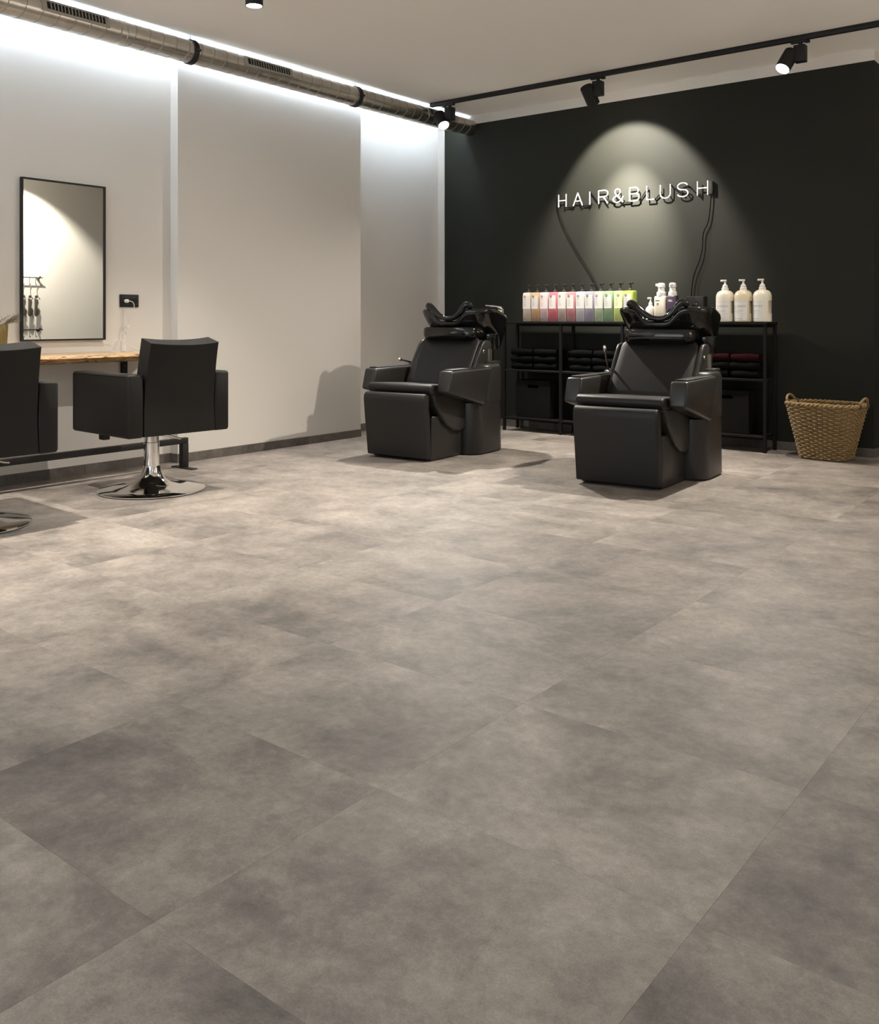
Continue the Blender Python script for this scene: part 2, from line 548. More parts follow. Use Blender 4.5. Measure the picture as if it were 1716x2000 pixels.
for ya, yb in ((2.72, 3.08), (4.16, 4.54), (6.15, 6.48)):
    # grille sits on the camera-side flank, turned slightly upwards
    ang = R(16)
    g = obj('air_grille', B(-0.006, 0.004, ya - Y_FRONT - 0.03, yb - Y_FRONT + 0.03, -0.036, 0.036, bev=0.002, mtx=Matrix.Rotation(-ang, 4, 'Y') @ Matrix.Translation((DR + 0.001, 0, 0))), 'grille', duct)
    obj('grille_shade_plate', B(0, 0.0015, ya - Y_FRONT, yb - Y_FRONT, -0.021, 0.021, mtx=Matrix.Rotation(-ang, 4, 'Y') @ Matrix.Translation((DR + 0.0048, 0, 0))), 'void', g, smooth=False)  # solid dark plate, painted as the shade behind the slats
    bm = bmesh.new()
    n = 17
    for k in range(1, n):
        y = ya - Y_FRONT + (yb - ya) * k / n
        box(bm, 0, 0.006, y - 0.0028, y + 0.0028, -0.021, 0.021, mtx=Matrix.Rotation(-ang, 4, 'Y') @ Matrix.Translation((DR + 0.005, 0, 0)))
    s = obj('grille_slats', bm, 'grille', g, smooth=False)

led = thing('led_strip', 'cool white LED strip hidden behind the air duct', 'light strip', (-5.105, Y_FRONT, 2.705))
obj('light_tube', tube(bmesh.new(), [(0, 0.03, 0), (0, (Y_BACK - Y_FRONT) * 0.5, 0), (0, Y_BACK - Y_FRONT - 0.03, 0)], 0.005, 8), 'led', led)
for k in range(9):
    obj('clip', B(-0.004, 0.0045, 0.5 + k, 0.51 + k, 0.004, Z_CEIL - 2.7055), 'white_plastic', led)

# ================================================================== lamps
LENS_GAP = 0.004


def ceiling_cylinder(x, y, label, power):
    t = thing('ceiling_spotlight', label, 'spotlight', (x, y, Z_CEIL), 0, 'surface mounted ceiling spotlights')
    obj('housing', lathe(bmesh.new(), [(0.0, -0.002), (0.044, -0.002), (0.048, -0.006), (0.048, -0.112), (0.044, -0.112), (0.043, -0.104), (0.0, -0.104)], 36), 'black', t)
    obj('lens', lathe(bmesh.new(), [(0.0, -0.106), (0.0425, -0.106), (0.0425, -0.109), (0.0, -0.109)], 32), 'lens', t)
    spot_light('spot_lamp', (0, 0, -0.115), (0, 0, -1), power, 43, 0.80, 0.03, parent=t)
    return t


ceiling_cylinder(-3.99, 3.40, 'black cylinder spotlight on the ceiling, cut by the top edge above the wall of mirrors', P_DOWN * 1.25)
for k, (x, y, p) in enumerate(((-3.99, 1.75, 2.6), (-3.99, 0.10, 0.7), (-3.99, -1.4, 0.4), (-1.5, 0.6, 0.10), (-1.5, -1.2, 0.3), (-1.3, 2.6, 0.06))):  # first one makes the bright floor pool; the rest are added fill lamps
    ceiling_cylinder(x, y, 'unseen black cylinder spotlight assumed on the ceiling outside the photograph', P_DOWN * p)

TRK_Y = 6.19
rail = thing('track_rail', 'straight black lighting track across the ceiling before the dark wall', 'track', (-4.975, TRK_Y, Z_CEIL))
obj('channel', B(0, 5.6, -0.018, 0.018, -0.034, -0.0005, bev=0.002), 'black', rail)
obj('end_cap', B(-0.004, 0.012, -0.019, 0.019, -0.036, 0.0, bev=0.002), 'black', rail)
obj('contact_slot', B(0.02, 5.58, -0.006, 0.006, -0.0352, -0.0335), 'void', rail, smooth=False)


def track_spot(xb, side, aim, power, half, blend, label, off=(-0.075, -0.02, -0.13), y=None, core=0.25, field=0.9, beam=None, beam_half=None):
    """xb: x of the driver box; head hangs beside it at off, pointing along aim"""
    t = thing('track_spotlight', label, 'spotlight', (xb, TRK_Y if y is None else y, Z_CEIL - 0.034), 0, 'spotlights on the black tracks')
    obj('adapter', B(-0.06, 0.045, -0.014, 0.014, -0.014, 0.002, bev=0.002), 'black', t)
    obj('adapter_latch', B(-0.075, -0.045, -0.009, 0.009, -0.022, -0.006, bev=0.003) if side < 0 else B(0.03, 0.06, -0.009, 0.009, -0.022, -0.006, bev=0.003), 'black', t)
    obj('stem', lathe(bmesh.new(), [(0.013, -0.034), (0.013, -0.010)], 20), 'black', t)
    obj('driver_box', B(-0.035, 0.035, -0.033, 0.033, -0.140, -0.032, bev=0.0025), 'black', t)
    a = Vector(aim).normalized()
    q = a.to_track_quat('-Z', 'Y').to_matrix().to_4x4()
    m4 = Matrix.Translation(off) @ q
    h = obj('lamp_head', lathe(bmesh.new(), [(0.0, 0.075), (0.045, 0.075), (0.049, 0.070), (0.049, -0.075), (0.045, -0.075), (0.044, -0.062), (0.0, -0.062)], 36, mtx=m4), 'black', t)
    obj('lens', lathe(bmesh.new(), [(0.0, -0.064), (0.0435, -0.064), (0.0435, -0.069), (0.0, -0.069)], 32, mtx=m4), 'lens', h)
    obj('pivot', tube(bmesh.new(), [(-0.03, 0, -0.11), (off[0], off[1], off[2] + 0.0)], 0.012, 12), 'black', t)
    p = Vector(off) + a * 0.080
    spot_light('spot_field', p, a, power * field, half, blend, 0.022, parent=t)       # wide field of the reflector
    spot_light('spot_beam', p, beam or a, power * core, beam_half or half * 0.62, 1.0, 0.022, parent=t)  # bright core of the same reflector
    return t


track_spot(-4.775, -1, (0.577, -0.30, -0.75), P_TRACK, 58, 1.0, 'lit track spotlight at the far left end of the track, beside the air duct')
track_spot(-3.375, 1, (0.03, 0.687, -0.727), P_WALLSPOT, 43.5, 0.30, 'track spotlight seen from behind, turned to the dark wall above the neon sign', off=(-0.07, 0.0, -0.125), core=1.45, field=0.52, beam=Vector((0.03, 0.52, -0.76)), beam_half=24)
track_spot(-1.90, 1, (-0.24, -0.54, -0.80), P_TRACK, 60, 1.0, 'lit track spotlight at the right, shining down beside the dark wall corner', off=(-0.075, -0.03, -0.125))
# second track along the right-hand wall: one washer lights the mirrored tool racks, the rest are added for bounce light
r2 = thing('track_rail', 'black lighting track along the right-hand wall, outside the photograph', 'track', (0.10, -2.0, Z_CEIL))
obj('channel', B(-0.018, 0.018, 0, 8.0, -0.034, -0.0005, bev=0.002), 'black', r2)
for k, yy in enumerate((5.36, 3.2, 0.6)):
    track_spot(0.10, 1, (0.66, 0.28, -0.70), P_SIDE * (1.5, 0.25, 0.2)[k], 43, 0.35, ['track spotlight turned to the tool racks on the right-hand wall', 'second track spotlight along the right-hand wall, added for bounce light', 'third track spotlight along the right-hand wall, added for bounce light', 'fourth track spotlight along the right-hand wall, added for bounce light', 'fifth track spotlight along the right-hand wall, added for bounce light'][k], off=(-0.07, 0.0, -0.125), y=yy)

# ================================================================== washing units (backwash chairs)
UVZ = lambda poly: poly


def wash_unit(label, loc, rz, lever_tilt, tap, hand_shower):
    t = thing('backwash_unit', label, 'washing unit', loc, rz, 'hair washing units')
    # leg rest: padded panel, top leaning forward
    prof = [(0.046, 0.022), (0.034, 0.12), (0.014, 0.28), (0.000, 0.405), (0.004, 0.432), (0.022, 0.450), (0.050, 0.452), (0.070, 0.440), (0.078, 0.41), (0.088, 0.28), (0.098, 0.12), (0.104, 0.022)]
    obj('leg_rest', prism(bmesh.new(), prof, -0.250, 0.250, 'x', bev=0.009, seg=3), 'vinyl', t, angle=50)
    obj('hinge', tube(bmesh.new(), [(-0.235, 0.085, 0.415), (0.235, 0.085, 0.415)], 0.018, 12), 'rubber', t)
    # seat cushion
    prof = [(0.075, 0.452), (0.062, 0.475), (0.066, 0.498), (0.090, 0.512), (0.14, 0.508), (0.52, 0.486), (0.52, 0.44), (0.10, 0.44)]
    obj('seat', prism(bmesh.new(), prof, -0.262, 0.262, 'x', bev=0.010, seg=3), 'vinyl', t, angle=50)
    # seat pan with rounded underside
    prof = [(0.10, 0.445), (0.60, 0.455), (0.585, 0.34), (0.545, 0.25), (0.49, 0.195), (0.42, 0.172), (0.34, 0.185), (0.25, 0.235), (0.13, 0.36)]
    obj('seat_pan', prism(bmesh.new(), prof, -0.270, 0.270, 'x', bev=0.012, seg=3), 'shell', t, angle=45)
    # plinth and rear housing
    obj('plinth', prism(bmesh.new(), [(0.10, 0.004), (0.52, 0.004), (0.52, 0.30), (0.12, 0.30)], -0.245, 0.245, 'x', bev=0.012, seg=3), 'shell', t)
    rings = []
    for z, gx in ((0.006, 0.0), (0.012, 0.006), (0.36, 0.0)):
        rings.append([Vector((p.x * (1 - 0.0), p.y, z)) for p in rrect(0.360 - 0.006 + gx, 0.205, 0.10, c=(0, 0.685))])
    bm = bmesh.new()
    loft(bm, rings)
    obj('rear_housing', bm, 'shell', t, angle=45)
    up = []
    for z in (0.355, 0.60, 0.622, 0.630):
        k = 0.0 if z < 0.61 else (0.008 if z < 0.625 else 0.022)
        up.append(rrect(0.357 - k, 0.145 - k, 0.09, z=z, c=(0, 0.742)))
    obj('housing_top', loft(bmesh.new(), up), 'shell', t, angle=45)
    for s in (-1, 1):
        # arm: wedge that tapers downwards to the rear
        prof = [(0.165, 0.600), (0.690, 0.606), (0.580, 0.345), (0.125, 0.458)]
        bm = bmesh.new()
        prism(bm, prof, min(s * 0.268, s * 0.370), max(s * 0.268, s * 0.370), 'x', bev=0.016, seg=3)
        a = obj('armrest', bm, 'shell', t, angle=45)
        obj('arm_pad', B(min(s * 0.284, s * 0.356), max(s * 0.284, s * 0.356), 0.20, 0.66, 0.6005, 0.6095, bev=0.004, mtx=None), 'vinyl', a)
    # backrest: reclined pad, rounded top corners
    d = Vector((0, 0.24, 0.34)).normalized(); nrm = Vector((0, -d.z, d.y))
    base = Vector((0, 0.495, 0.455))
    outl = []
    Lb = 0.425
    for p in rrect(0.250, Lb / 2, 0.045, c=(0, Lb / 2)):
        k = p.y / Lb
        outl.append((p.x * (1.03 - 0.04 * k), p.y))
    def bring(off, inset):
        return [base + d * (inset + y * (1 - 2 * inset / Lb)) + Vector((x * (1 - inset / 0.24), 0, 0)) + nrm * off for x, y in outl]
    bm = loft(bmesh.new(), [bring(-0.055, 0.0), bring(0.012, 0.0), bring(0.024, 0.006), bring(0.030, 0.018), bring(0.032, 0.05)])
    obj('backrest', bm, 'vinyl', t, angle=50)
    for s in (-1, 1):
        # side cheek of the back
        prof = [(0.505, 0.46), (0.580, 0.60), (0.645, 0.70), (0.688, 0.762), (0.715, 0.788), (0.750, 0.796), (0.800, 0.790), (0.835, 0.76), (0.850, 0.62), (0.850, 0.46)]
        c = obj('side_cheek', prism(bmesh.new(), prof, min(s * 0.252, s * 0.282), max(s * 0.252, s * 0.282), 'x', bev=0.010, seg=3), 'shell', t, angle=45)
        b = obj('release_button', lathe(bmesh.new(), [(0.0, -0.002), (0.011, -0.002), (0.012, 0.003), (0.007, 0.007), (0.0, 0.007)], 16, mtx=Matrix.Translation((s * 0.282, 0.705, 0.715)) @ Matrix.Rotation(s * PI / 2, 4, 'Y')), 'chrome', c)
    # tilt lever on the left
    lx = -0.305
    pts = [(lx + 0.02, 0.66, 0.60), (lx, 0.63, 0.625), (lx - 0.01, 0.63 - 0.10 * math.cos(lever_tilt), 0.625 + 0.12 * math.sin(lever_tilt)), (lx - 0.012, 0.63 - 0.125 * math.cos(lever_tilt), 0.625 + 0.15 * math.sin(lever_tilt))]
    lv = obj('tilt_lever', tube(bmesh.new(), smooth_path(pts, 4), 0.006, 10), 'steel', t)
    g0, g1 = Vector(pts[2]), Vector(pts[3])
    obj('lever_grip', tube(bmesh.new(), [g0, g0.lerp(g1, 0.3), g1, g1 + (g1 - g0) * 0.4], [0.008, 0.012, 0.011, 0.006], 10), 'chrome', lv)
    # neck shell carrying the bowl
    up = []
    for z, k in ((0.792, 0.03), (0.800, 0.010), (0.83, 0.0), (0.875, 0.002), (0.887, 0.012)):
        up.append(rrect(0.228 - k, 0.13 - k, 0.07, z=z, c=(0, 0.765)))
    obj('neck_shell', loft(bmesh.new(), up), 'ceramic', t, angle=50)
    # bowl
    N = 96
    def plan(a, hx, hy, cy, e=3.4):
        c, s = math.cos(a), math.sin(a)
        r = (abs(c) ** e + abs(s) ** e) ** (-1 / e)
        return hx * r * c, cy + hy * r * s
    def sst(x):
        x = max(0.0, min(1.0, x)); return x * x * (3 - 2 * x)
    def rim_z(x, y):
        z = 1.022 - 0.062 * sst((y - 0.82) / 0.30)
        wf = sst((0.79 - y) / 0.08)
        u = abs(x)
        dip = -0.085 * (1 - sst((u - 0.060) / 0.105))
        bump = 0.0
        return z + wf * (dip + bump)
    def ring(hx, hy, cy, zf):
        out = []
        for i in range(N):
            a = 2 * PI * i / N
            x, y = plan(a, hx, hy, cy)
            out.append(Vector((x, y, zf(x, y))))
        return out
    hx, hy, cy = 0.300, 0.235, 0.895
    low = lambda x, y: 0.862 - 0.135 * sst((y - 0.76) / 0.26)
    rings = [ring(0.205, 0.160, 0.915, low),
             ring(0.245, 0.195, 0.908, lambda x, y: low(x, y) + 0.012),
             ring(0.276, 0.216, 0.902, lambda x, y: 0.50 * low(x, y) + 0.50 * rim_z(x, y) - 0.012),
             ring(hx - 0.006, hy - 0.008, cy, lambda x, y: rim_z(x, y) - 0.045),
             ring(hx, hy, cy, lambda x, y: rim_z(x, y) - 0.022),
             ring(hx - 0.004, hy - 0.004, cy, lambda x, y: rim_z(x, y) - 0.007),
             ring(hx - 0.018, hy - 0.018, cy, rim_z),
             ring(hx - 0.036, hy - 0.036, cy, lambda x, y: rim_z(x, y * 1.0) - 0.006),
             ring(hx - 0.048, hy - 0.048, cy, lambda x, y: rim_z(x, y) - 0.030),
             ring(hx - 0.075, hy - 0.070, cy + 0.01, lambda x, y: min(rim_z(x, y) - 0.07, 0.93)),
             ring(0.150, 0.105, 0.935, lambda x, y: low(x, y) + 0.030),
             ring(0.050, 0.035, 0.95, lambda x, y: low(x, y) + 0.018)]
    obj('basin', loft(bmesh.new(), rings), 'ceramic', t, angle=60)
    pn = smooth_path([(-0.190, 0.700, 1.030), (-0.168, 0.672, 1.045), (-0.130, 0.664, 1.022), (-0.085, 0.660, 0.985), (-0.040, 0.658, 0.958), (0.010, 0.657, 0.948), (0.060, 0.658, 0.955), (0.100, 0.660, 0.985), (0.130, 0.664, 1.025), (0.160, 0.672, 1.050), (0.188, 0.700, 1.034)], 4)
    rn = [0.027 - 0.010 * math.sin(PI * i / (len(pn) - 1)) for i in range(len(pn))]
    rn[0] = rn[-1] = 0.012
    rn[1] = rn[-2] = 0.021
    obj('neck_rest', tube(bmesh.new(), pn, rn, 14), 'ceramic', t, angle=70)
    obj('drain', lathe(bmesh.new(), [(0.0, 0.0), (0.03, 0.0), (0.032, 0.006), (0.0, 0.008)], 20, mtx=Matrix.Translation((0, 0.95, 0.765))), 'chrome', t)
    # support column of the bowl
    obj('support_column', lathe(bmesh.new(), [(0.040, 0.625), (0.040, 0.725), (0.036, 0.725), (0.036, 0.73)], 28, c=(0.262, 0.80)), 'steel', t)
    obj('column_collar', lathe(bmesh.new(), [(0.0, 0.726), (0.058, 0.726), (0.062, 0.732), (0.062, 0.835), (0.058, 0.84), (0.0, 0.84)], 32, c=(0.240, 0.86)), 'ceramic', t)
    obj('column_cap', B(0.20, 0.335, 0.72, 0.855, 0.622, 0.645, bev=0.006), 'shell', t)
    if tap:
        m_ = obj('mixer_tap', lathe(bmesh.new(), [(0.0, 0.95), (0.028, 0.95), (0.026, 1.00), (0.020, 1.012), (0.0, 1.014)], 24, c=(0.215, 1.045)), 'chrome', t)
        obj('tap_lever', tube(bmesh.new(), smooth_path([(0.225, 1.055, 1.005), (0.215, 1.04, 1.030), (0.17, 1.01, 1.040), (0.125, 0.985, 1.045)], 5), [0.016] * 6 + [0.011] * 5 + [0.008] * 5, 12), 'chrome', m_)
    if hand_shower:
        obj('hand_shower', tube(bmesh.new(), smooth_path([(-0.06, 1.0, 0.90), (-0.05, 0.97, 0.95), (-0.02, 0.93, 0.992), (0.02, 0.90, 1.006), (0.035, 0.89, 0.990)], 5), [0.010] * 10 + [0.014] * 6 + [0.017] * 5, 12), 'ceramic', t)
    else:
        obj('hand_shower', tube(bmesh.new(), smooth_path([(0.04, 1.0, 0.90), (0.05, 0.97, 0.94), (0.06, 0.92, 0.965), (0.07, 0.88, 0.96)], 5), 0.012, 12), 'chrome', t)
    return t


wash_unit('black hair washing unit with a chrome tap lever, standing next to the white wall', (-4.095, 4.677, 0), 0.068, R(10), True, False)
wash_unit('black hair washing unit standing nearer the woven basket, in front of the row of bottles', (-2.45, 4.665, 0), 0.074, R(75), False, True)


# ================================================================== styling chairs
def styling_chair(label, loc, rz):
    t = thing('styling_chair', label, 'chair', loc, rz, 'styling chairs at the wooden counter')
    obj('base_plate', lathe(bmesh.new(), [(0.0, 0.001), (0.284, 0.001), (0.290, 0.005), (0.290, 0.010), (0.283, 0.014), (0.22, 0.020), (0.15, 0.030), (0.105, 0.043), (0.078, 0.060), (0.061, 0.080), (0.051, 0.105), (0.0455, 0.130), (0.0445, 0.136), (0.0, 0.136)], 64), 'chrome', t, angle=50)
    obj('column', lathe(bmesh.new(), [(0.0, 0.130), (0.0415, 0.130), (0.0415, 0.262), (0.0425, 0.263), (0.0425, 0.266), (0.0395, 0.268), (0.0395, 0.335), (0.0, 0.335)], 40), 'chrome', t, angle=40)
    obj('seat_plate', B(-0.11, 0.11, -0.14, 0.14, 0.325, 0.345, bev=0.003), 'black', t)
    obj('seat_base', B(-0.212, 0.212, -0.25, 0.285, 0.336, 0.44, bev=0.02, seg=3), 'leather', t)
    obj('seat_cushion', B(-0.210, 0.210, -0.20, 0.292, 0.436, 0.515, bev=0.028, seg=4), 'leather', t)
    for s in (-1, 1):
        x0, x1 = sorted((s * 0.216, s * 0.3065))
        a = obj('armrest', B(x0, x1, -0.289, 0.299, 0.333, 0.661, bev=0.012, seg=3), 'leather', t)
        xs = s * 0.3065
        pts = []
        for p in rrect(0.294 - 0.010, 0.164 - 0.010, 0.006, c=(0.005, 0.497), n=2):
            pts.append((xs - s * 0.0005, p.x, p.y))
        obj('piping', tube(bmesh.new(), pts, 0.0028, 6, closed=True), 'leather', a)
    # backrest: curved slab, wider and thicker towards the top, leaning back
    nz, nu = 12, 13
    fr, bk = [], []
    for i in range(nz):
        k = i / (nz - 1)
        z = 0.336 + 0.508 * k
        hw = 0.2145 - 0.010 * k
        lean = -0.289 - 0.072 * max(0.0, (k - 0.25) / 0.75) ** 1.5      # rear face
        th = 0.098
        rf, rb = [], []
        for j in range(nu):
            u = -1 + 2 * j / (nu - 1)
            curve = 0.022 * k * (u * u)          # wings curve towards the sitter
            top = -0.012 * (1 - u * u) * (k > 0.97)
            rf.append(Vector((u * hw * 0.99, lean + th + curve, z + 0.004 * k + top)))
            rb.append(Vector((u * hw, lean + curve, z - 0.022 * k + top)))
        fr.append(rf); bk.append(rb)
    rings = [fr[i] + bk[i][::-1] for i in range(nz)]
    bm = loft(bmesh.new(), rings)
    sharp = []
    for e in bm.edges:
        if len(e.link_faces) == 2 and e.calc_face_angle(0) > R(38):
            sharp.append(e)
    bmesh.ops.bevel(bm, geom=sharp, offset=0.016, segments=3, profile=0.5, affect='EDGES', clamp_overlap=False)
    b = obj('backrest', bm, 'leather', t, angle=50)
    # piping along the top rear edge
    pts = [v + Vector((0, 0.002, -0.001)) for v in bk[-1]]
    obj('piping', tube(bmesh.new(), pts, 0.003, 6), 'leather', b)
    lv = obj('pump_lever', tube(bmesh.new(), smooth_path([(0.04, 0.02, 0.30), (0.14, 0.06, 0.285), (0.22, 0.10, 0.26), (0.255, 0.115, 0.252)], 4), 0.007, 10), 'chrome', t)
    obj('lock_tab', B(-0.275, -0.235, 0.02, 0.07, 0.300, 0.336, bev=0.004), 'rubber', t)
    return t


chair = styling_chair('black leatherette styling chair, complete in view, with a round chrome base', (-4.438, 3.05, 0), 1.507)
copy_tree(chair, (-4.337, 1.983, 0), 1.509, 'black leatherette styling chair cut off by the left edge of the photo')

# ================================================================== counter, foot rail
ct = thing('wooden_counter', 'live-edge oak counter shelf under the mirror', 'counter', (0, 0, 0))
YC0, YC1, XF, ZT = -1.6, 3.57, -4.775, 0.742
bm = bmesh.new()
ny = 140
top_f, bot_f = [], []
rows = []
for k in range(ny + 1):
    y = YC0 + (YC1 - YC0) * k / ny
    w = 0.012 * noise.noise((y * 3.1, 0.3, 0)) + 0.006 * noise.noise((y * 11, 5.3, 0))
    w2 = 0.012 * noise.noise((y * 4.0, 8.3, 0)) + 0.007 * noise.noise((y * 14, 2.3, 0))
    rows.append([Vector((X_REC + 0.002, y, ZT)), Vector((XF + w, y, ZT)), Vector((XF + w + 0.010 + w2 * 0.3, y, ZT - 0.014)), Vector((XF + w * 0.6 + w2, y, ZT - 0.030)), Vector((XF - 0.02 + w2, y, ZT - 0.043 + w2 * 0.3)), Vector((X_REC + 0.002, y, ZT - 0.043))])
loft(bm, rows)
slab = obj('slab', bm, 'wood_top', ct, angle=30)
slab.data.materials.append(M['wood_edge'])
for p in slab.data.polygons:
    if p.normal.x > 0.25 and p.center.x > XF - 0.04:
        p.material_index = 1
for y in (-0.9, 0.6, 1.95, 3.37):
    br = obj('bracket', B(X_REC + 0.002, X_REC + 0.022, y - 0.02, y + 0.02, 0.46, 0.698, bev=0.002), 'black', ct)
    obj('bracket_arm', B(X_REC + 0.004, -4.90, y - 0.02, y + 0.02, 0.691, 0.698, bev=0.001), 'black', br)
    for zz in (0.65, 0.50):
        obj('screw', lathe(bmesh.new(), [(0.0, 0.0), (0.004, 0.0), (0.004, 0.0015), (0.0, 0.002)], 12, mtx=Matrix.Translation((X_REC + 0.022, y, zz)) @ Matrix.Rotation(PI / 2, 4, 'Y')), 'steel', br)

fr_ = thing('foot_rail', 'black square-tube foot rail on the floor under the counter', 'foot rail', (-4.931, 0, 0))
obj('rail_bar', B(-0.018, 0.018, -1.5, 3.648, 0.157, 0.193, bev=0.002), 'black', fr_)
for y in (-1.48, 1.05, 3.626):
    lg = obj('leg', B(-0.020, 0.020, y - 0.022, y + 0.022, 0.004, 0.1565, bev=0.002), 'black', fr_)
    obj('foot_plate', B(-0.10, 0.11, y - 0.024, y + 0.024, 0.0005, 0.006, bev=0.001), 'black', lg)

# ================================================================== mirror, socket, cable, vase
mr = thing('wall_mirror', 'tall rectangular wall mirror with a thin black frame', 'mirror', (X_REC, 2.967, 0.818))
MW, MH = 0.535 / 2, 0.947
for nm, a in (('frame_bar', (0.001, 0.026, -MW, -MW + 0.010, 0, MH)), ('frame_bar', (0.001, 0.026, MW - 0.010, MW, 0, MH)),
              ('frame_bar', (0.001, 0.026, -MW + 0.010, MW - 0.010, 0, 0.010)), ('frame_bar', (0.001, 0.026, -MW + 0.010, MW - 0.010, MH - 0.010, MH))):
    obj(nm, B(*a), 'black', mr, smooth=False)
obj('mirror_glass', B(0.003, 0.018, -MW + 0.010, MW - 0.010, 0.010, MH - 0.010), 'mirror', mr, smooth=False)
mr.rotation_euler = (0, 0, 0)

so = thing('power_socket', 'double black power socket on the white wall beside the mirror', 'socket', (X_REC, 3.412, 1.062))
obj('plate', B(0.0005, 0.009, -0.067, 0.067, -0.040, 0.040, bev=0.002), 'black', so)
for s in (-1, 1):
    ins = obj('insert', B(0.009, 0.012, s * 0.031 - 0.026, s * 0.031 + 0.026, -0.028, 0.028, bev=0.002), 'rubber', so)
    obj('contact_well', lathe(bmesh.new(), [(0.0, 0.0), (0.021, 0.0), (0.021, 0.0035), (0.017, 0.0035), (0.015, 0.001), (0.0, 0.001)], 24, mtx=Matrix.Translation((0.0115, s * 0.031, 0)) @ Matrix.Rotation(PI / 2, 4, 'Y')), 'void', ins)
    for q in (-1, 1):
        obj('earth_clip', B(0.0125, 0.0155, s * 0.031 - 0.003, s * 0.031 + 0.003, q * 0.018 - 0.002, q * 0.018 + 0.002), 'steel', ins, smooth=False)

cb = thing('charging_cable', 'thin white charging cable hanging from the socket and coiled on the counter', 'cable', (X_REC, 3.381, 1.06))
pl = obj('plug', lathe(bmesh.new(), [(0.0, 0.0), (0.012, 0.0), (0.012, 0.018), (0.007, 0.030), (0.0, 0.032)], 20, mtx=Matrix.Translation((0.0135, 0, 0)) @ Matrix.Rotation(PI / 2, 4, 'Y')), 'white_plastic', cb)
z0 = 1.06
pts = [(0.042, 0.002, 0.0), (0.055, 0.022, -0.006), (0.052, 0.036, -0.035), (0.040, 0.028, -0.085), (0.030, 0.004, -0.150), (0.028, -0.012, -0.21), (0.040, -0.022, -0.255), (0.07, -0.040, -0.290),
       (0.12, -0.075, -0.312), (0.17, -0.06, -0.3155), (0.19, 0.0, -0.3155), (0.15, 0.05, -0.3155), (0.09, 0.03, -0.300), (0.055, -0.03, -0.262), (0.052, -0.085, -0.245), (0.058, -0.125, -0.275), (0.075, -0.120, -0.308), (0.11, -0.10, -0.3155), (0.15, -0.14, -0.3155), (0.16, -0.20, -0.3155)]
obj('cord', tube(bmesh.new(), smooth_path(pts, 6), 0.0022, 6), 'cable_white', cb)
pts = [(0.016, -0.018, -0.042), (0.018, -0.010, -0.09), (0.026, -0.008, -0.150), (0.030, -0.020, -0.215), (0.034, -0.036, -0.27), (0.045, -0.045, -0.314)]
obj('cord_tail', tube(bmesh.new(), smooth_path(pts, 5), 0.0018, 6), 'cable_white', cb)
obj('cable_tie', B(0.020, 0.032, -0.004, 0.016, -0.170, -0.152, bev=0.002), 'white_plastic', cb)

VY = 2.498
va = thing('grass_vase', 'ribbed amber vase of dried grass at the left edge of the photo', 'vase', (-5.06, VY, 0.7425))
bm = bmesh.new()
rings = []
for z, rr in ((0.0, 0.036), (0.006, 0.040), (0.06, 0.046), (0.13, 0.050), (0.172, 0.052), (0.175, 0.050), (0.170, 0.047), (0.10, 0.044), (0.02, 0.036)):
    rings.append([Vector(((rr + (0.0016 if i % 4 < 2 else 0)) * math.cos(2 * PI * i / 96), (rr + (0.0016 if i % 4 < 2 else 0)) * math.sin(2 * PI * i / 96), z)) for i in range(96)])
obj('vase_body', loft(bm, rings), 'vase', va)
bm = bmesh.new()
rnd = random.Random(3)
for k in range(46):
    a = rnd.uniform(0, 2 * PI); L = rnd.uniform(0.06, 0.14)
    b0 = Vector((0.03 * math.cos(a) * rnd.random(), 0.03 * math.sin(a) * rnd.random(), 0.05))
    b1 = Vector((0.042 * math.cos(a), 0.042 * math.sin(a), 0.176))
    b2 = b1 + Vector((math.cos(a) * L * 0.8, math.sin(a) * L * 0.8, rnd.uniform(0.0, 0.06)))
    tube(bm, [b0, b1, b1.lerp(b2, 0.5) + Vector((0, 0, 0.012)), b2], [0.0015, 0.0015, 0.001, 0.0006], 4)
    for q in range(5):
        p = b1.lerp(b2, 0.3 + 0.15 * q)
        tube(bm, [p, p + Vector((rnd.uniform(-.015, .015), rnd.uniform(-.015, .02), rnd.uniform(0, .025)))], [0.0009, 0.0004], 3)
# one long twig reaching towards the mirror
tw = [Vector((0.0, 0.02, 0.12)), Vector((0.0, 0.045, 0.178)), Vector((0.0, 0.085, 0.196)), Vector((-0.03, 0.125, 0.208))]
tube(bm, smooth_path(tw, 4), 0.0016, 5)
for q in range(26):
    p = tw[1].lerp(tw[3], rnd.random())
    tube(bm, [p, p + Vector((rnd.uniform(-.02, .02), rnd.uniform(-.01, .03), rnd.uniform(-.02, .035)))], [0.001, 0.0004], 3)
g = obj('dried_grass', bm, 'grass', va)
g['kind'] = 'stuff'

# ================================================================== black shelving with its contents
SX0, SX1, SY0, SY1 = -4.485, -2.245, 6.550, 6.775
ZS = 0.925
sh = thing('shelving_unit', 'low black metal shelving unit against the dark wall, topped with bottles', 'shelf', (0, 0, 0))
xs = [SX0 + (SX1 - SX0 - 0.022) * k / 4 for k in range(5)]
for x in xs:
    for y in (SY0, SY1 - 0.022):
        obj('post', B(x, x + 0.022, y, y + 0.022, 0.001, ZS - 0.0205, bev=0.0015, seg=1), 'cabinet', sh, smooth=False)
obj('top_board', B(SX0 - 0.004, SX1 + 0.004, SY0 - 0.004, SY1 + 0.004, ZS - 0.020, ZS, bev=0.002), 'cabinet', sh)
for z in (0.520, 0.118):
    for k in range(4):
        obj('shelf_board', B(xs[k] + 0.0225, xs[k + 1] - 0.0005, SY0 + 0.001, SY1 - 0.001, z - 0.016, z, bev=0.0015, seg=1), 'cabinet', sh, smooth=False)
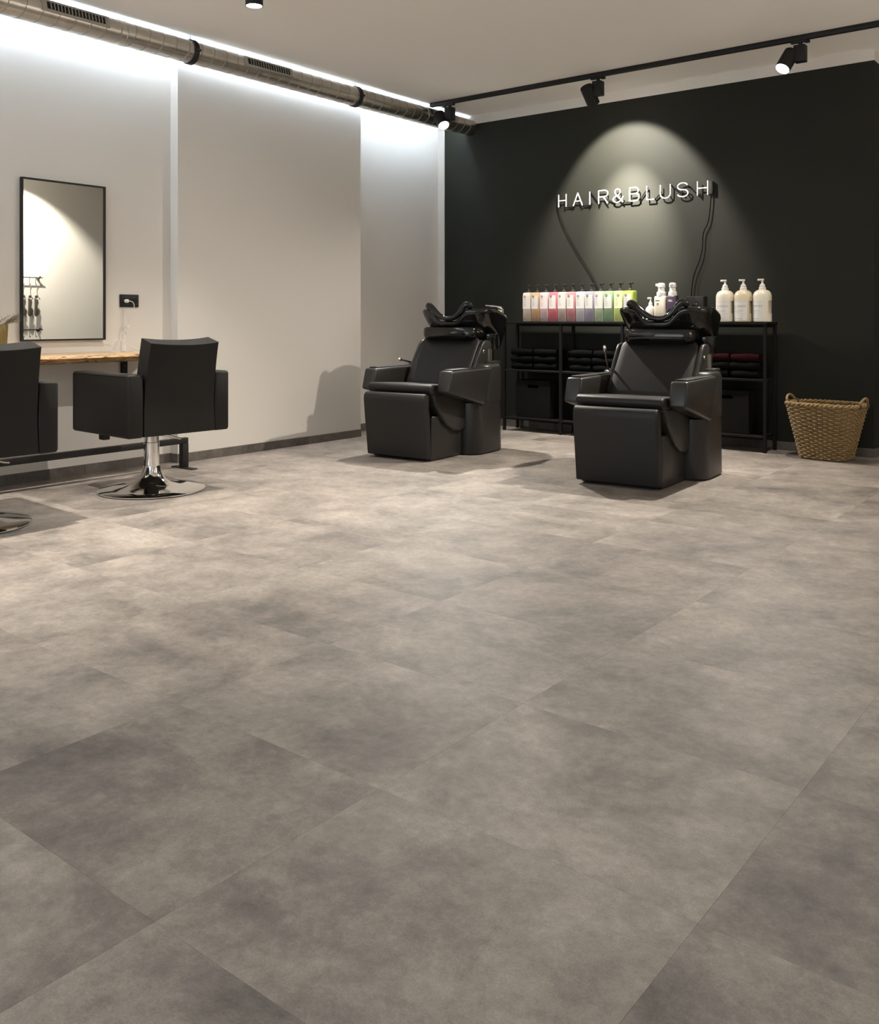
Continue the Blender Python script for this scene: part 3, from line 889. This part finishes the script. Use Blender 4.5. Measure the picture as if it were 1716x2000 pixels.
for k in range(4):
    obj('back_rail', B(xs[k] + 0.0225, xs[k + 1] - 0.0005, SY1 - 0.02, SY1 - 0.008, 0.885, 0.904), 'cabinet', sh, smooth=False)


def storage_box(x0, x1, label):
    w = x1 - x0
    t = thing('storage_box', label, 'box', (x0, SY0 + 0.025, 0.1185), 0, 'felt boxes on the bottom shelf')
    D, Hh, T = 0.185, 0.312, 0.006
    bm = bmesh.new()
    # front with handle slot
    hx0, hx1, hz0, hz1 = w * 0.34, w * 0.66, Hh - 0.062, Hh - 0.036
    box(bm, 0, w, 0, T, 0, hz0); box(bm, 0, w, 0, T, hz1, Hh); box(bm, 0, hx0, 0, T, hz0, hz1); box(bm, hx1, w, 0, T, hz0, hz1)
    obj('front_panel', bm, 'felt', t, smooth=False)
    obj('back_panel', B(0, w, D - T, D, 0, Hh), 'felt', t, smooth=False)
    obj('side_panel', B(0, T, T, D - T, 0, Hh), 'felt', t, smooth=False)
    obj('side_panel', B(w - T, w, T, D - T, 0, Hh), 'felt', t, smooth=False)
    obj('bottom_panel', B(T, w - T, T, D - T, 0, T), 'felt', t, smooth=False)


storage_box(-4.36, -4.03, 'charcoal felt box with a handle slot, next to the left washing unit')
storage_box(-3.80, -3.47, 'charcoal felt box on the bottom shelf, half hidden by the right washing unit armrest')
storage_box(-2.72, -2.38, 'charcoal felt box on the bottom shelf nearest the woven basket')


def towel(x, z, w, material, label, h=0.055, d=0.17, dy=0.0):
    bm = bmesh.new()
    rings = []
    for i in range(9):
        a = i / 8
        xx = -w / 2 + w * a
        sw = 1 - 0.12 * abs(2 * a - 1) ** 4
        ring = []
        for p in rrect(d / 2 * sw, h / 2 * (1 + 0.06 * math.sin(7 * a + x * 9)), h * 0.45, n=4):
            ring.append(Vector((xx, p.x + 0.004 * math.sin(9 * a + z * 40), p.y + h / 2 * 1.06)))
        rings.append(ring)
    loft(bm, rings)
    o = obj('rolled_towel', bm, material, None)
    o.location = (x, SY0 + 0.105 + dy, z)
    tag(o, label, 'towel', 'towels on the middle shelf')
    return o


rnd = random.Random(5)
for bay, (xa, xb) in enumerate(((-4.45, -3.95), (-3.89, -3.40), (-3.33, -2.84), (-2.77, -2.28))):
    for col in range(2):
        xc = xa + (xb - xa) * (0.27 + 0.46 * col)
        for row in range(3):
            red = bay == 3 and row == 2
            where = ['at the far left', 'between the washing units', 'behind the right washing unit', 'at the basket end'][bay]
            lab = ('wine-red' if red else 'black') + ' towel ' + where + ' of the shelving, ' + ['bottom', 'middle', 'top'][row] + ' of the ' + ['left', 'right'][col] + ' pile'
            towel(xc, 0.5205 + row * 0.0595, 0.21 + rnd.uniform(-.01, .01), 'redtowel' if red else 'towel', lab)

# ---------------- coloured bottles
BC = [(226, 206, 188), (206, 158, 112), (220, 186, 188), (224, 96, 112), (198, 172, 162), (200, 122, 126),
      (204, 198, 204), (160, 148, 170), (176, 198, 152), (130, 164, 120), (214, 226, 120), (176, 206, 66)]
BN = ['pale peach', 'orange tan', 'pale pink', 'coral red', 'beige', 'dusty rose', 'white grey', 'lilac grey', 'pale green', 'sage green', 'pale lime', 'bright lime green']
pitch = (-3.282 + 4.301) / 12
for k in range(12):
    x = -4.301 + pitch * (k + 0.5)
    pale = k % 2 == 0
    where = 'at the left end of the colourful row' if k == 0 else ('at the right end of the colourful row' if k == 11 else 'between ' + BN[k - 1] + ' and ' + BN[k + 1])
    t = thing('shampoo_bottle', BN[k] + ' pump bottle with label, ' + where, 'bottle', (x, 6.615, ZS + 0.0005), R(rnd.uniform(-1.5, 1.5)), 'row of coloured pump bottles')
    bmat = mat('bottle_' + BN[k].replace(' ', '_'), srgb(*[c * 0.82 + 240 * 0.18 for c in BC[k]]), 0.4)
    hw, hd = 0.0405, 0.042
    rings = [rrect(hw - 0.002, hd - 0.002, 0.012, z=0), rrect(hw, hd, 0.013, z=0.002), rrect(hw, hd, 0.013, z=0.232), rrect(hw - 0.002, hd - 0.002, 0.012, z=0.238), rrect(hw - 0.010, hd - 0.010, 0.010, z=0.241)]
    obj('bottle_body', loft(bmesh.new(), rings), bmat, t, angle=50)
    lx0, lx1 = (-0.037, 0.036) if pale else (-0.037, 0.027)
    if k in (10,):
        lx0, lx1 = -0.030, 0.036
    if not pale or k in (4, 6, 8):
        lb = obj('label', B(lx0, lx1, -hd - 0.0008, -hd + 0.0003, 0.105, 0.215), 'label', t, smooth=False)
    else:
        lb = obj('label', B(lx0, lx1, -hd - 0.0008, -hd + 0.0003, 0.105, 0.215), mat('label_' + BN[k].replace(' ', '_'), srgb(*[int(c * 0.4 + 235 * 0.6) for c in BC[k]]), 0.6), t, smooth=False)
    lc = lx0 + 0.018 if not (k in (10,)) else lx0 + 0.03
    m4 = Matrix.Translation((lc, -hd - 0.0008, 0.206)) @ Matrix.Rotation(PI / 2, 4, 'X')
    lg = obj('logo_disc', lathe(bmesh.new(), [(0.0, 0.0), (0.0105, 0.0), (0.0105, 0.0006), (0.0, 0.0006)], 20, mtx=m4), mat('logo_' + BN[k].replace(' ', '_'), [c * 0.28 for c in srgb(*BC[k])[:3]], 0.5), t, smooth=False)
    obj('logo_leaf', lathe(bmesh.new(), [(0.0, 0.0006), (0.0045, 0.0006), (0.0045, 0.0011), (0.0, 0.0011)], 6, mtx=m4), 'label', lg, smooth=False)
    bm = bmesh.new()
    rr = random.Random(k)
    for q, (zz, hh) in enumerate(((0.184, 0.0022), (0.178, 0.0022), (0.166, 0.0012), (0.161, 0.0012), (0.156, 0.0012), (0.148, 0.0012), (0.143, 0.0012), (0.138, 0.0012), (0.130, 0.0012), (0.125, 0.0012))):
        box(bm, lx0 + 0.006, lx0 + 0.006 + rr.uniform(0.018, 0.040) * (0.8 if q > 1 else 0.7), -hd - 0.0011, -hd - 0.0006, zz, zz + hh)
    obj('label_print', bm, 'ink_soft', t, smooth=False)
    obj('brand_print', B(lx0 + 0.006, lx0 + 0.032, -hd - 0.0006, -hd + 0.0003, 0.019, 0.0225), 'ink', t, smooth=False)
    pm = obj('pump', lathe(bmesh.new(), [(0.016, 0.240), (0.016, 0.252), (0.012, 0.258), (0.0095, 0.260), (0.0085, 0.292), (0.012, 0.294), (0.014, 0.303), (0.0, 0.304)], 20), 'rubber', t)
    obj('nozzle', B(-0.014, 0.022, -0.010, 0.010, 0.294, 0.306, bev=0.002), 'rubber', pm)


def pump_top(parent, z, neck, material, head=0.022, angle=0.0, tall=0.05):
    p = obj('pump', lathe(bmesh.new(), [(neck, z), (neck, z + 0.016), (neck * 0.8, z + 0.020), (neck * 0.42, z + 0.028), (neck * 0.30, z + tall), (0.0, z + tall)], 24), material, parent)
    bm = bmesh.new()
    box(bm, -head * 1.7, head * 0.55, -head * 0.42, head * 0.42, z + tall - 0.004, z + tall + 0.010, bev=0.004, seg=2)
    bm.transform(Matrix.Rotation(angle, 4, 'Z'))
    obj('nozzle', bm, material, p)
    return p


# small white bottle, tall ivory bottle, purple bottle
t = thing('pump_bottle', 'small white pump bottle beside the taller ivory one', 'bottle', (-3.147, 6.60, ZS + 0.0005), 0, 'hair care bottles behind the washing unit')
obj('bottle_body', lathe(bmesh.new(), [(0.0, 0.0), (0.036, 0.0), (0.038, 0.003), (0.038, 0.085), (0.034, 0.105), (0.018, 0.120), (0.014, 0.128), (0.0, 0.128)], 32), 'white_plastic', t)
pump_top(t, 0.126, 0.014, 'white_plastic', 0.014, 0.3, 0.05)
t = thing('foam_bottle', 'tall ivory foam pump bottle with a white cap', 'bottle', (-3.057, 6.60, ZS + 0.0005), 0, 'hair care bottles behind the washing unit')
obj('bottle_body', loft(bmesh.new(), [rrect(0.046, 0.034, 0.016, z=0), rrect(0.048, 0.036, 0.017, z=0.003), rrect(0.048, 0.036, 0.017, z=0.185), rrect(0.044, 0.032, 0.016, z=0.194), rrect(0.03, 0.024, 0.014, z=0.196)]), 'ivory', t, angle=50)
obj('label_print', box(box(box(bmesh.new(), -0.034, 0.0, -0.0368, -0.0358, 0.158, 0.163), -0.024, -0.006, -0.0368, -0.0358, 0.135, 0.140), -0.022, -0.010, -0.0368, -0.0358, 0.125, 0.130), 'ink', t, smooth=False)
c = obj('cap', lathe(bmesh.new(), [(0.036, 0.196), (0.036, 0.222), (0.026, 0.232), (0.024, 0.258), (0.028, 0.262), (0.028, 0.285), (0.022, 0.294), (0.0, 0.296)], 28), 'white_plastic', t)
obj('nozzle', B(-0.046, 0.0, -0.010, 0.010, 0.268, 0.290, bev=0.004), 'white_plastic', c)
t = thing('foam_bottle', 'dark purple foam pump bottle with a white cap', 'bottle', (-2.966, 6.60, ZS + 0.0005), 0, 'hair care bottles behind the washing unit')
obj('bottle_body', loft(bmesh.new(), [rrect(0.038, 0.034, 0.016, z=0), rrect(0.040, 0.036, 0.017, z=0.003), rrect(0.040, 0.036, 0.017, z=0.188), rrect(0.037, 0.032, 0.016, z=0.196), rrect(0.03, 0.024, 0.014, z=0.198)]), 'purple', t, angle=50)
bm = bmesh.new()
for z, a, b in ((0.160, -0.020, 0.006), (0.152, -0.018, 0.014), (0.055, -0.024, 0.020), (0.045, -0.024, 0.016), (0.035, -0.024, 0.022)):
    box(bm, a, b, -0.0368, -0.0358, z, z + 0.005)
obj('label_print', bm, 'label', t, smooth=False)
c = obj('cap', lathe(bmesh.new(), [(0.032, 0.198), (0.032, 0.222), (0.024, 0.232), (0.022, 0.258), (0.026, 0.262), (0.026, 0.285), (0.020, 0.294), (0.0, 0.296)], 28), 'white_plastic', t)
obj('nozzle', B(-0.010, 0.010, -0.040, 0.0, 0.268, 0.290, bev=0.004), 'white_plastic', c)

# transformer of the sign
t = thing('transformer_box', 'black transformer box of the neon sign standing on the shelving', 'transformer', (-2.80, 6.66, ZS + 0.0005))
obj('case', B(-0.068, 0.068, -0.04, 0.04, 0, 0.190, bev=0.006), 'black', t)
obj('switch', B(-0.020, 0.020, -0.043, -0.0395, 0.115, 0.150, bev=0.002), 'ceramic', t)
obj('indicator', lathe(bmesh.new(), [(0.0, 0.0), (0.004, 0.0), (0.004, 0.003), (0.0, 0.004)], 12, mtx=Matrix.Translation((0.006, -0.0395, 0.102)) @ Matrix.Rotation(PI / 2, 4, 'X')), 'white_plastic', t)

# ---------------- three big bottles
OL = text_mesh('OLAPLEX', 0.0175)


def big_bottle(x, label, body, turn, head_turn, full):
    t = thing('litre_bottle', label, 'bottle', (x, 6.615, ZS + 0.0005), 0, 'large white pump bottles')
    Rb = 0.0645
    N = 64
    prof = [(0.060, 0.0), (Rb, 0.004), (Rb, 0.060), (Rb, 0.0601), (Rb, 0.150), (Rb, 0.1501), (Rb, 0.178), (0.062, 0.196), (0.054, 0.213), (0.040, 0.224), (0.024, 0.230), (0.022, 0.232)]
    rings = []
    for r, z in prof:
        ring = []
        notch = 0.0601 - 1e-6 < z < 0.1501 - 1e-6
        for i in range(N):
            a = 2 * PI * i / N
            xx, yy = r * math.cos(a), r * math.sin(a)
            if notch and xx > Rb - 0.010:
                xx = Rb - 0.010
            ring.append(Vector((xx, yy, z)))
        rings.append(ring)
    obj('bottle_body', loft(bmesh.new(), rings), body, t, angle=30)
    # curved label
    def wrap(bm, rad, a0):
        for v in bm.verts:
            a = a0 + v.co.x / rad
            v.co = Vector(((rad + v.co.y) * math.sin(a), -(rad + v.co.y) * math.cos(a), v.co.z))
        return bm
    bm = bmesh.new()
    n = 24
    half = 0.056
    for i in range(n):
        xa, xb = -half + 2 * half * i / n, -half + 2 * half * (i + 1) / n
        box(bm, xa, xb, 0.0002, 0.0009, 0.012, 0.150)
    bmesh.ops.remove_doubles(bm, verts=bm.verts[:], dist=1e-5)
    lb = obj('label', wrap(bm, Rb, turn), 'label', t, angle=50)
    bm = OL.copy()
    for v in bm.verts:
        v.co = Vector((v.co.x + 0.003, 0.0013, v.co.y + 0.112))
    obj('lettering', wrap(bm, Rb, turn), 'ink', lb, smooth=False)
    bm = bmesh.new()
    for z, a, b, hh in ((0.144, -0.052, 0.052, 0.0010), (0.095, -0.046, -0.020, 0.0035), (0.078, -0.046, 0.030, 0.0024), (0.068, -0.046, 0.0, 0.0018), (0.058, -0.052, 0.052, 0.0008), (0.022, -0.046, 0.022, 0.0028)):
        m = 12
        for i in range(m):
            box(bm, a + (b - a) * i / m, a + (b - a) * (i + 1) / m, 0.0009, 0.0014, z, z + hh)
    obj('fine_print', wrap(bm, Rb, turn), 'ink_soft', lb, smooth=False)
    obj('collar', lathe(bmesh.new(), [(0.024, 0.229), (0.0245, 0.245), (0.021, 0.249), (0.0, 0.249)], 28), 'white_plastic', t)
    pump_top(t, 0.247, 0.019, 'white_plastic', 0.020, head_turn, 0.050)
    return t


VIEW = R(-34)      # direction of the camera as seen from the bottles
big_bottle(-2.566, 'large creamy white pump bottle half hidden behind the black basin', M['cream_light'], R(-4), 0.0, True)
big_bottle(-2.431, 'large yellowish pump bottle, middle one of the three white-capped bottles', M['cream'], R(-8), 0.9, True)
big_bottle(-2.294, 'large milky pump bottle at the right end of the shelf top', M['cream_light'], R(-24), 0.0, True)
OL.free()

# ================================================================== neon sign
ns = thing('neon_sign', 'white neon tube sign reading HAIR&BLUSH on the dark wall', 'neon sign', (0, 6.782, 0))
ZB, ZTP, TR = 1.888, 1.995, 0.0046
HL = ZTP - ZB


def arc(cx, cz, rx, rz, a0, a1, n=14):
    return [(cx + rx * math.cos(R(a0 + (a1 - a0) * i / n)), cz + rz * math.sin(R(a0 + (a1 - a0) * i / n))) for i in range(n + 1)]


def letter(ch, x0, x1):
    w = x1 - x0
    g = {
        'H': [[(0, 0), (0, 1)], [(1, 0), (1, 1)], [(0, .5), (1, .5)]],
        'A': [[(0, 0), (.5, 1), (1, 0)], [(.2, .36), (.8, .36)]],
        'I': [[(.5, 0), (.5, 1)]],
        'R': [[(0, 0), (0, 1)] + [(.5, 1)] + arc(.62, .76, .38, .24, 90, -90) + [(.05, .52)], [(.5, .52), (1, 0)]],
        '&': [[(1, 0), (.28, .62)] + arc(.46, .80, .26, .20, 200, -20) + [(.55, .55), (.16, .40)] + arc(.40, .22, .38, .22, 150, 300) + [(.82, .16), (1, .42)]],
        'B': [[(0, 0), (0, 1), (.5, 1)] + arc(.58, .77, .34, .23, 90, -90) + [(.1, .54)], [(.1, .54), (.55, .54)] + arc(.62, .27, .38, .27, 90, -90) + [(0, 0)]],
        'L': [[(0, 1), (0, 0), (1, 0)]],
        'U': [[(0, 1), (0, .32)] + arc(.5, .32, .5, .32, 180, 360) + [(1, 1)]],
        'S': [arc(.5, .75, .46, .25, 20, 250) + arc(.5, .26, .50, .26, 70, -160)],
    }[ch]
    bm = bmesh.new()
    for stroke in g:
        pts = []
        for i, (u, v) in enumerate(stroke):
            pts.append(Vector((x0 + u * w, 0, ZB + v * HL)))
        fine = []
        for a, b in zip(pts, pts[1:]):
            if (b - a).length > 0.02:
                fine += [a, a.lerp(b, 0.12), a.lerp(b, 0.88)]
            else:
                fine.append(a)
        fine.append(pts[-1])
        tube(bm, fine, TR, 8)
    o = obj('letter_tube', bm, 'neon', ns, angle=70)
    o['label'] = 'white neon letter ' + ch
    bm = bmesh.new()
    for sx in ((x0 + 0.1 * w, x1 - 0.1 * w) if w > 0.02 else (0.5 * (x0 + x1),)):
        tube(bm, [(sx, 0.004, ZB + 0.012), (sx, 0.027, ZB + 0.012)], 0.004, 8)
    obj('standoff', bm, 'steel', o)


LET = [('H', -4.072, -4.000), ('A', -3.931, -3.844), ('I', -3.785, -3.765), ('R', -3.693, -3.609), ('&', -3.563, -3.472),
       ('B', -3.414, -3.332), ('L', -3.265, -3.201), ('U', -3.150, -3.067), ('S', -3.010, -2.922), ('H', -2.847, -2.765)]
for ch, a, b in LET:
    letter(ch, a, b)
links = [(-4.000, 0, -3.931, 0), (-3.844, 0, -3.775, 0), (-3.775, 1, -3.693, 0.05), (-3.609, 0.3, -3.563, 0.1), (-3.472, 0, -3.414, 0), (-3.332, .12, -3.265, .9), (-3.201, 0.05, -3.150, .5), (-3.067, 0.95, -2.974, .25), (-2.922, .75, -2.847, 0.08)]
for xa, za, xb, zb in links:
    P0 = Vector((xa, 0, ZB + za * HL)); P1 = Vector((xb, 0, ZB + zb * HL))
    b = Vector((0, 0.015, -0.004))
    obj('blacked_out_tube', tube(bmesh.new(), smooth_path([P0, P0 + b, P0.lerp(P1, .5) + b, P1 + b, P1], 4), 0.0050, 8), 'cable_black', ns)
obj('end_connector', tube(bmesh.new(), [(-4.083, 0.012, 1.990), (-4.083, 0.014, 1.905), (-4.081, 0.016, 1.872)], [0.008, 0.010, 0.006], 10), 'rubber', ns)
obj('end_connector', B(-2.760, -2.728, 0.0, 0.026, 1.890, 1.990, bev=0.006), 'rubber', ns)


def wall_px(px, py, Y):
    r = (px - CX) / F_PX; u = (HORIZON - py) / F_PX
    d = (-math.sin(YAW) + r * math.cos(YAW), math.cos(YAW) + r * math.sin(YAW), u)
    k = Y / d[1]
    return Vector((d[0] * k, Y - 6.782, EYE + d[2] * k))


pl_ = [(1089, 408), (1093, 425), (1103, 450), (1118, 478), (1134, 505), (1150, 530), (1163, 555), (1175, 580), (1185, 600)]
obj('supply_cable', tube(bmesh.new(), smooth_path([wall_px(a, b, 6.798) for a, b in pl_], 4), 0.0038, 6), 'cable_black', ns)
pr_ = [(1388, 384), (1386, 410), (1382, 435), (1373, 455), (1371, 485), (1365, 510), (1357, 530), (1352, 550), (1350, 572), (1350, 585)]
obj('supply_cable', tube(bmesh.new(), smooth_path([wall_px(a, b, 6.795) for a, b in pr_], 4), 0.0042, 6), 'cable_black', ns)

# ================================================================== woven basket
bk_ = thing('wicker_basket', 'tapered woven wicker basket with two loop handles on the floor by the dark wall', 'basket', (-1.842, 6.560, 0), R(-6))
HB = 0.372


def basket_pt(s, z, off):
    """s 0..1 round the perimeter; rounded rectangle growing with height"""
    k = z / HB
    hx, hy = 0.150 + 0.088 * k, 0.112 + 0.052 * k
    e = 4.2
    a = 2 * PI * s
    c, si = math.cos(a), math.sin(a)
    r = (abs(c) ** e + abs(si) ** e) ** (-1 / e)
    return Vector(((hx + off) * r * c, (hy + off) * r * si, z))


NS = 40
bm = bmesh.new()
rows = 27
for j in range(rows):
    z = 0.014 + (HB - 0.028) * j / (rows - 1)
    pts = []
    m = NS * 4
    for i in range(m):
        ph = i / 4 + (j % 2)
        pts.append(basket_pt(i / m, z + 0.0012 * noise.noise((i * .2, j * 3.1, 0)), 0.0070 * math.sin(PI * ph)))
    tube(bm, pts, 0.0056, 5, closed=True)
w = obj('woven_wall', bm, 'wicker', bk_)
w['kind'] = 'stuff'
bm = bmesh.new()
for i in range(NS):
    s = i / NS
    tube(bm, [basket_pt(s, 0.006, 0), basket_pt(s, HB - 0.004, 0)], 0.0042, 5)
w = obj('stakes', bm, 'wicker_dark', bk_)
w['kind'] = 'stuff'
bm = bmesh.new()
for st in range(2):
    pts = []
    m = 260
    for i in range(m):
        a = 2 * PI * i / m * 26 + st * PI
        p = basket_pt(i / m, HB, 0.007 * math.cos(a)); p.z += 0.007 * math.sin(a)
        pts.append(p)
    tube(bm, pts, 0.0078, 6, closed=True)
obj('braided_rim', bm, 'wicker', bk_)
obj('basket_floor', loft(bmesh.new(), [[basket_pt(i / 64, 0.010, -0.004) for i in range(64)], [basket_pt(i / 64, 0.016, -0.004) for i in range(64)]]), 'wicker_dark', bk_, smooth=False)
obj('foot_ring', tube(bmesh.new(), [basket_pt(i / 96, 0.0, -0.012) + Vector((0, 0, 0.0045)) for i in range(96)], 0.0045, 6, closed=True), 'wicker', bk_)
for s in (-1, 1):
    pts = []
    for i in range(17):
        a = PI * i / 16
        pts.append(Vector((s * (0.236 + 0.020 * math.sin(a)), 0.072 * math.cos(a), HB - 0.010 + 0.060 * math.sin(a))))
    h = obj('handle', tube(bmesh.new(), pts, 0.0085, 8), 'wicker', bk_)
    bm = bmesh.new()
    for q in (-1, 1):
        for r_ in range(3):
            c = Vector((s * 0.238, q * (0.068 + 0.009 * (r_ - 1)), HB))
            tube(bm, [c + Vector((0.015 * math.cos(2 * PI * i / 12), 0, 0.018 * math.sin(2 * PI * i / 12))) for i in range(12)], 0.0035, 5, closed=True)
    obj('handle_binding', bm, 'wicker_dark', h)

# ================================================================== tool racks on the right wall (seen in the mirror)
for z, lab, wh in ((1.455, 'bronze hook rail on the right-hand wall, upper one seen in the mirror', 'up'), (0.812, 'black hook rail on the right-hand wall, lower one seen in the mirror', 'low')):
    ma = 'bronze' if wh == 'up' else 'black'
    t = thing('hook_rail', lab, 'hook rail', (X_RIGHT, 5.70, z), 0, 'hook rails seen in the mirror')
    obj('rail_bar', tube(bmesh.new(), [(-0.055, -0.32, 0), (-0.055, 0.31, 0)], 0.006, 10), ma, t)
    for y in (-0.29, 0.275):
        b = obj('wall_bracket', tube(bmesh.new(), [(-0.001, y, -0.012), (-0.035, y, -0.008), (-0.055, y, 0)], [0.018, 0.010, 0.009], 12), ma, t)
        obj('knob', lathe(bmesh.new(), [(0.0, 0.0), (0.008, 0.0), (0.012, 0.010), (0.007, 0.02), (0.0, 0.022)], 14, mtx=Matrix.Translation((-0.055, y, 0.004))), ma, b)
    for q in range(7):
        y = -0.26 + q * 0.080
        obj('hook', tube(bmesh.new(), smooth_path([(-0.055, y, 0.008), (-0.064, y, 0.0), (-0.055, y, -0.03), (-0.052, y, -0.07), (-0.060, y, -0.092), (-0.078, y, -0.088), (-0.082, y, -0.072)], 3), 0.0035, 6), ma, t)
for q in range(7):
    y = 5.70 - 0.26 + q * 0.080
    t = thing('clipper_holster', ['first', 'second', 'third', 'fourth', 'fifth', 'sixth', 'seventh'][q] + ' dark clipper hanging from the upper hook rail, counted from the camera', 'tool', (X_RIGHT - 0.070, y, 1.455 - 0.09), R(rnd.uniform(-10, 10)), 'tools hanging on the upper hook rail')
    obj('cord', tube(bmesh.new(), [(0, 0, 0.006), (0, 0, -0.13)], 0.0016, 6), 'ink_soft', t)
    obj('disc', lathe(bmesh.new(), [(0.0, -0.004), (0.019, -0.004), (0.019, 0.004), (0.0, 0.004)], 20, mtx=Matrix.Translation((0, 0, -0.148)) @ Matrix.Rotation(PI / 2, 4, 'Y')), 'tool', t)
    obj('body', prism(bmesh.new(), [(-0.024, -0.165), (0.020, -0.185), (0.024, -0.22), (0.012, -0.27), (0.026, -0.33), (0.022, -0.375), (-0.004, -0.392), (-0.026, -0.37), (-0.020, -0.26)], -0.010, 0.010, 'x', bev=0.004), 'tool', t)
    obj('finger_ring', tube(bmesh.new(), [(0, 0.020 + 0.018 * math.cos(2 * PI * i / 18), -0.335 + 0.028 * math.sin(2 * PI * i / 18)) for i in range(18)], 0.005, 8, closed=True), 'tool', t)
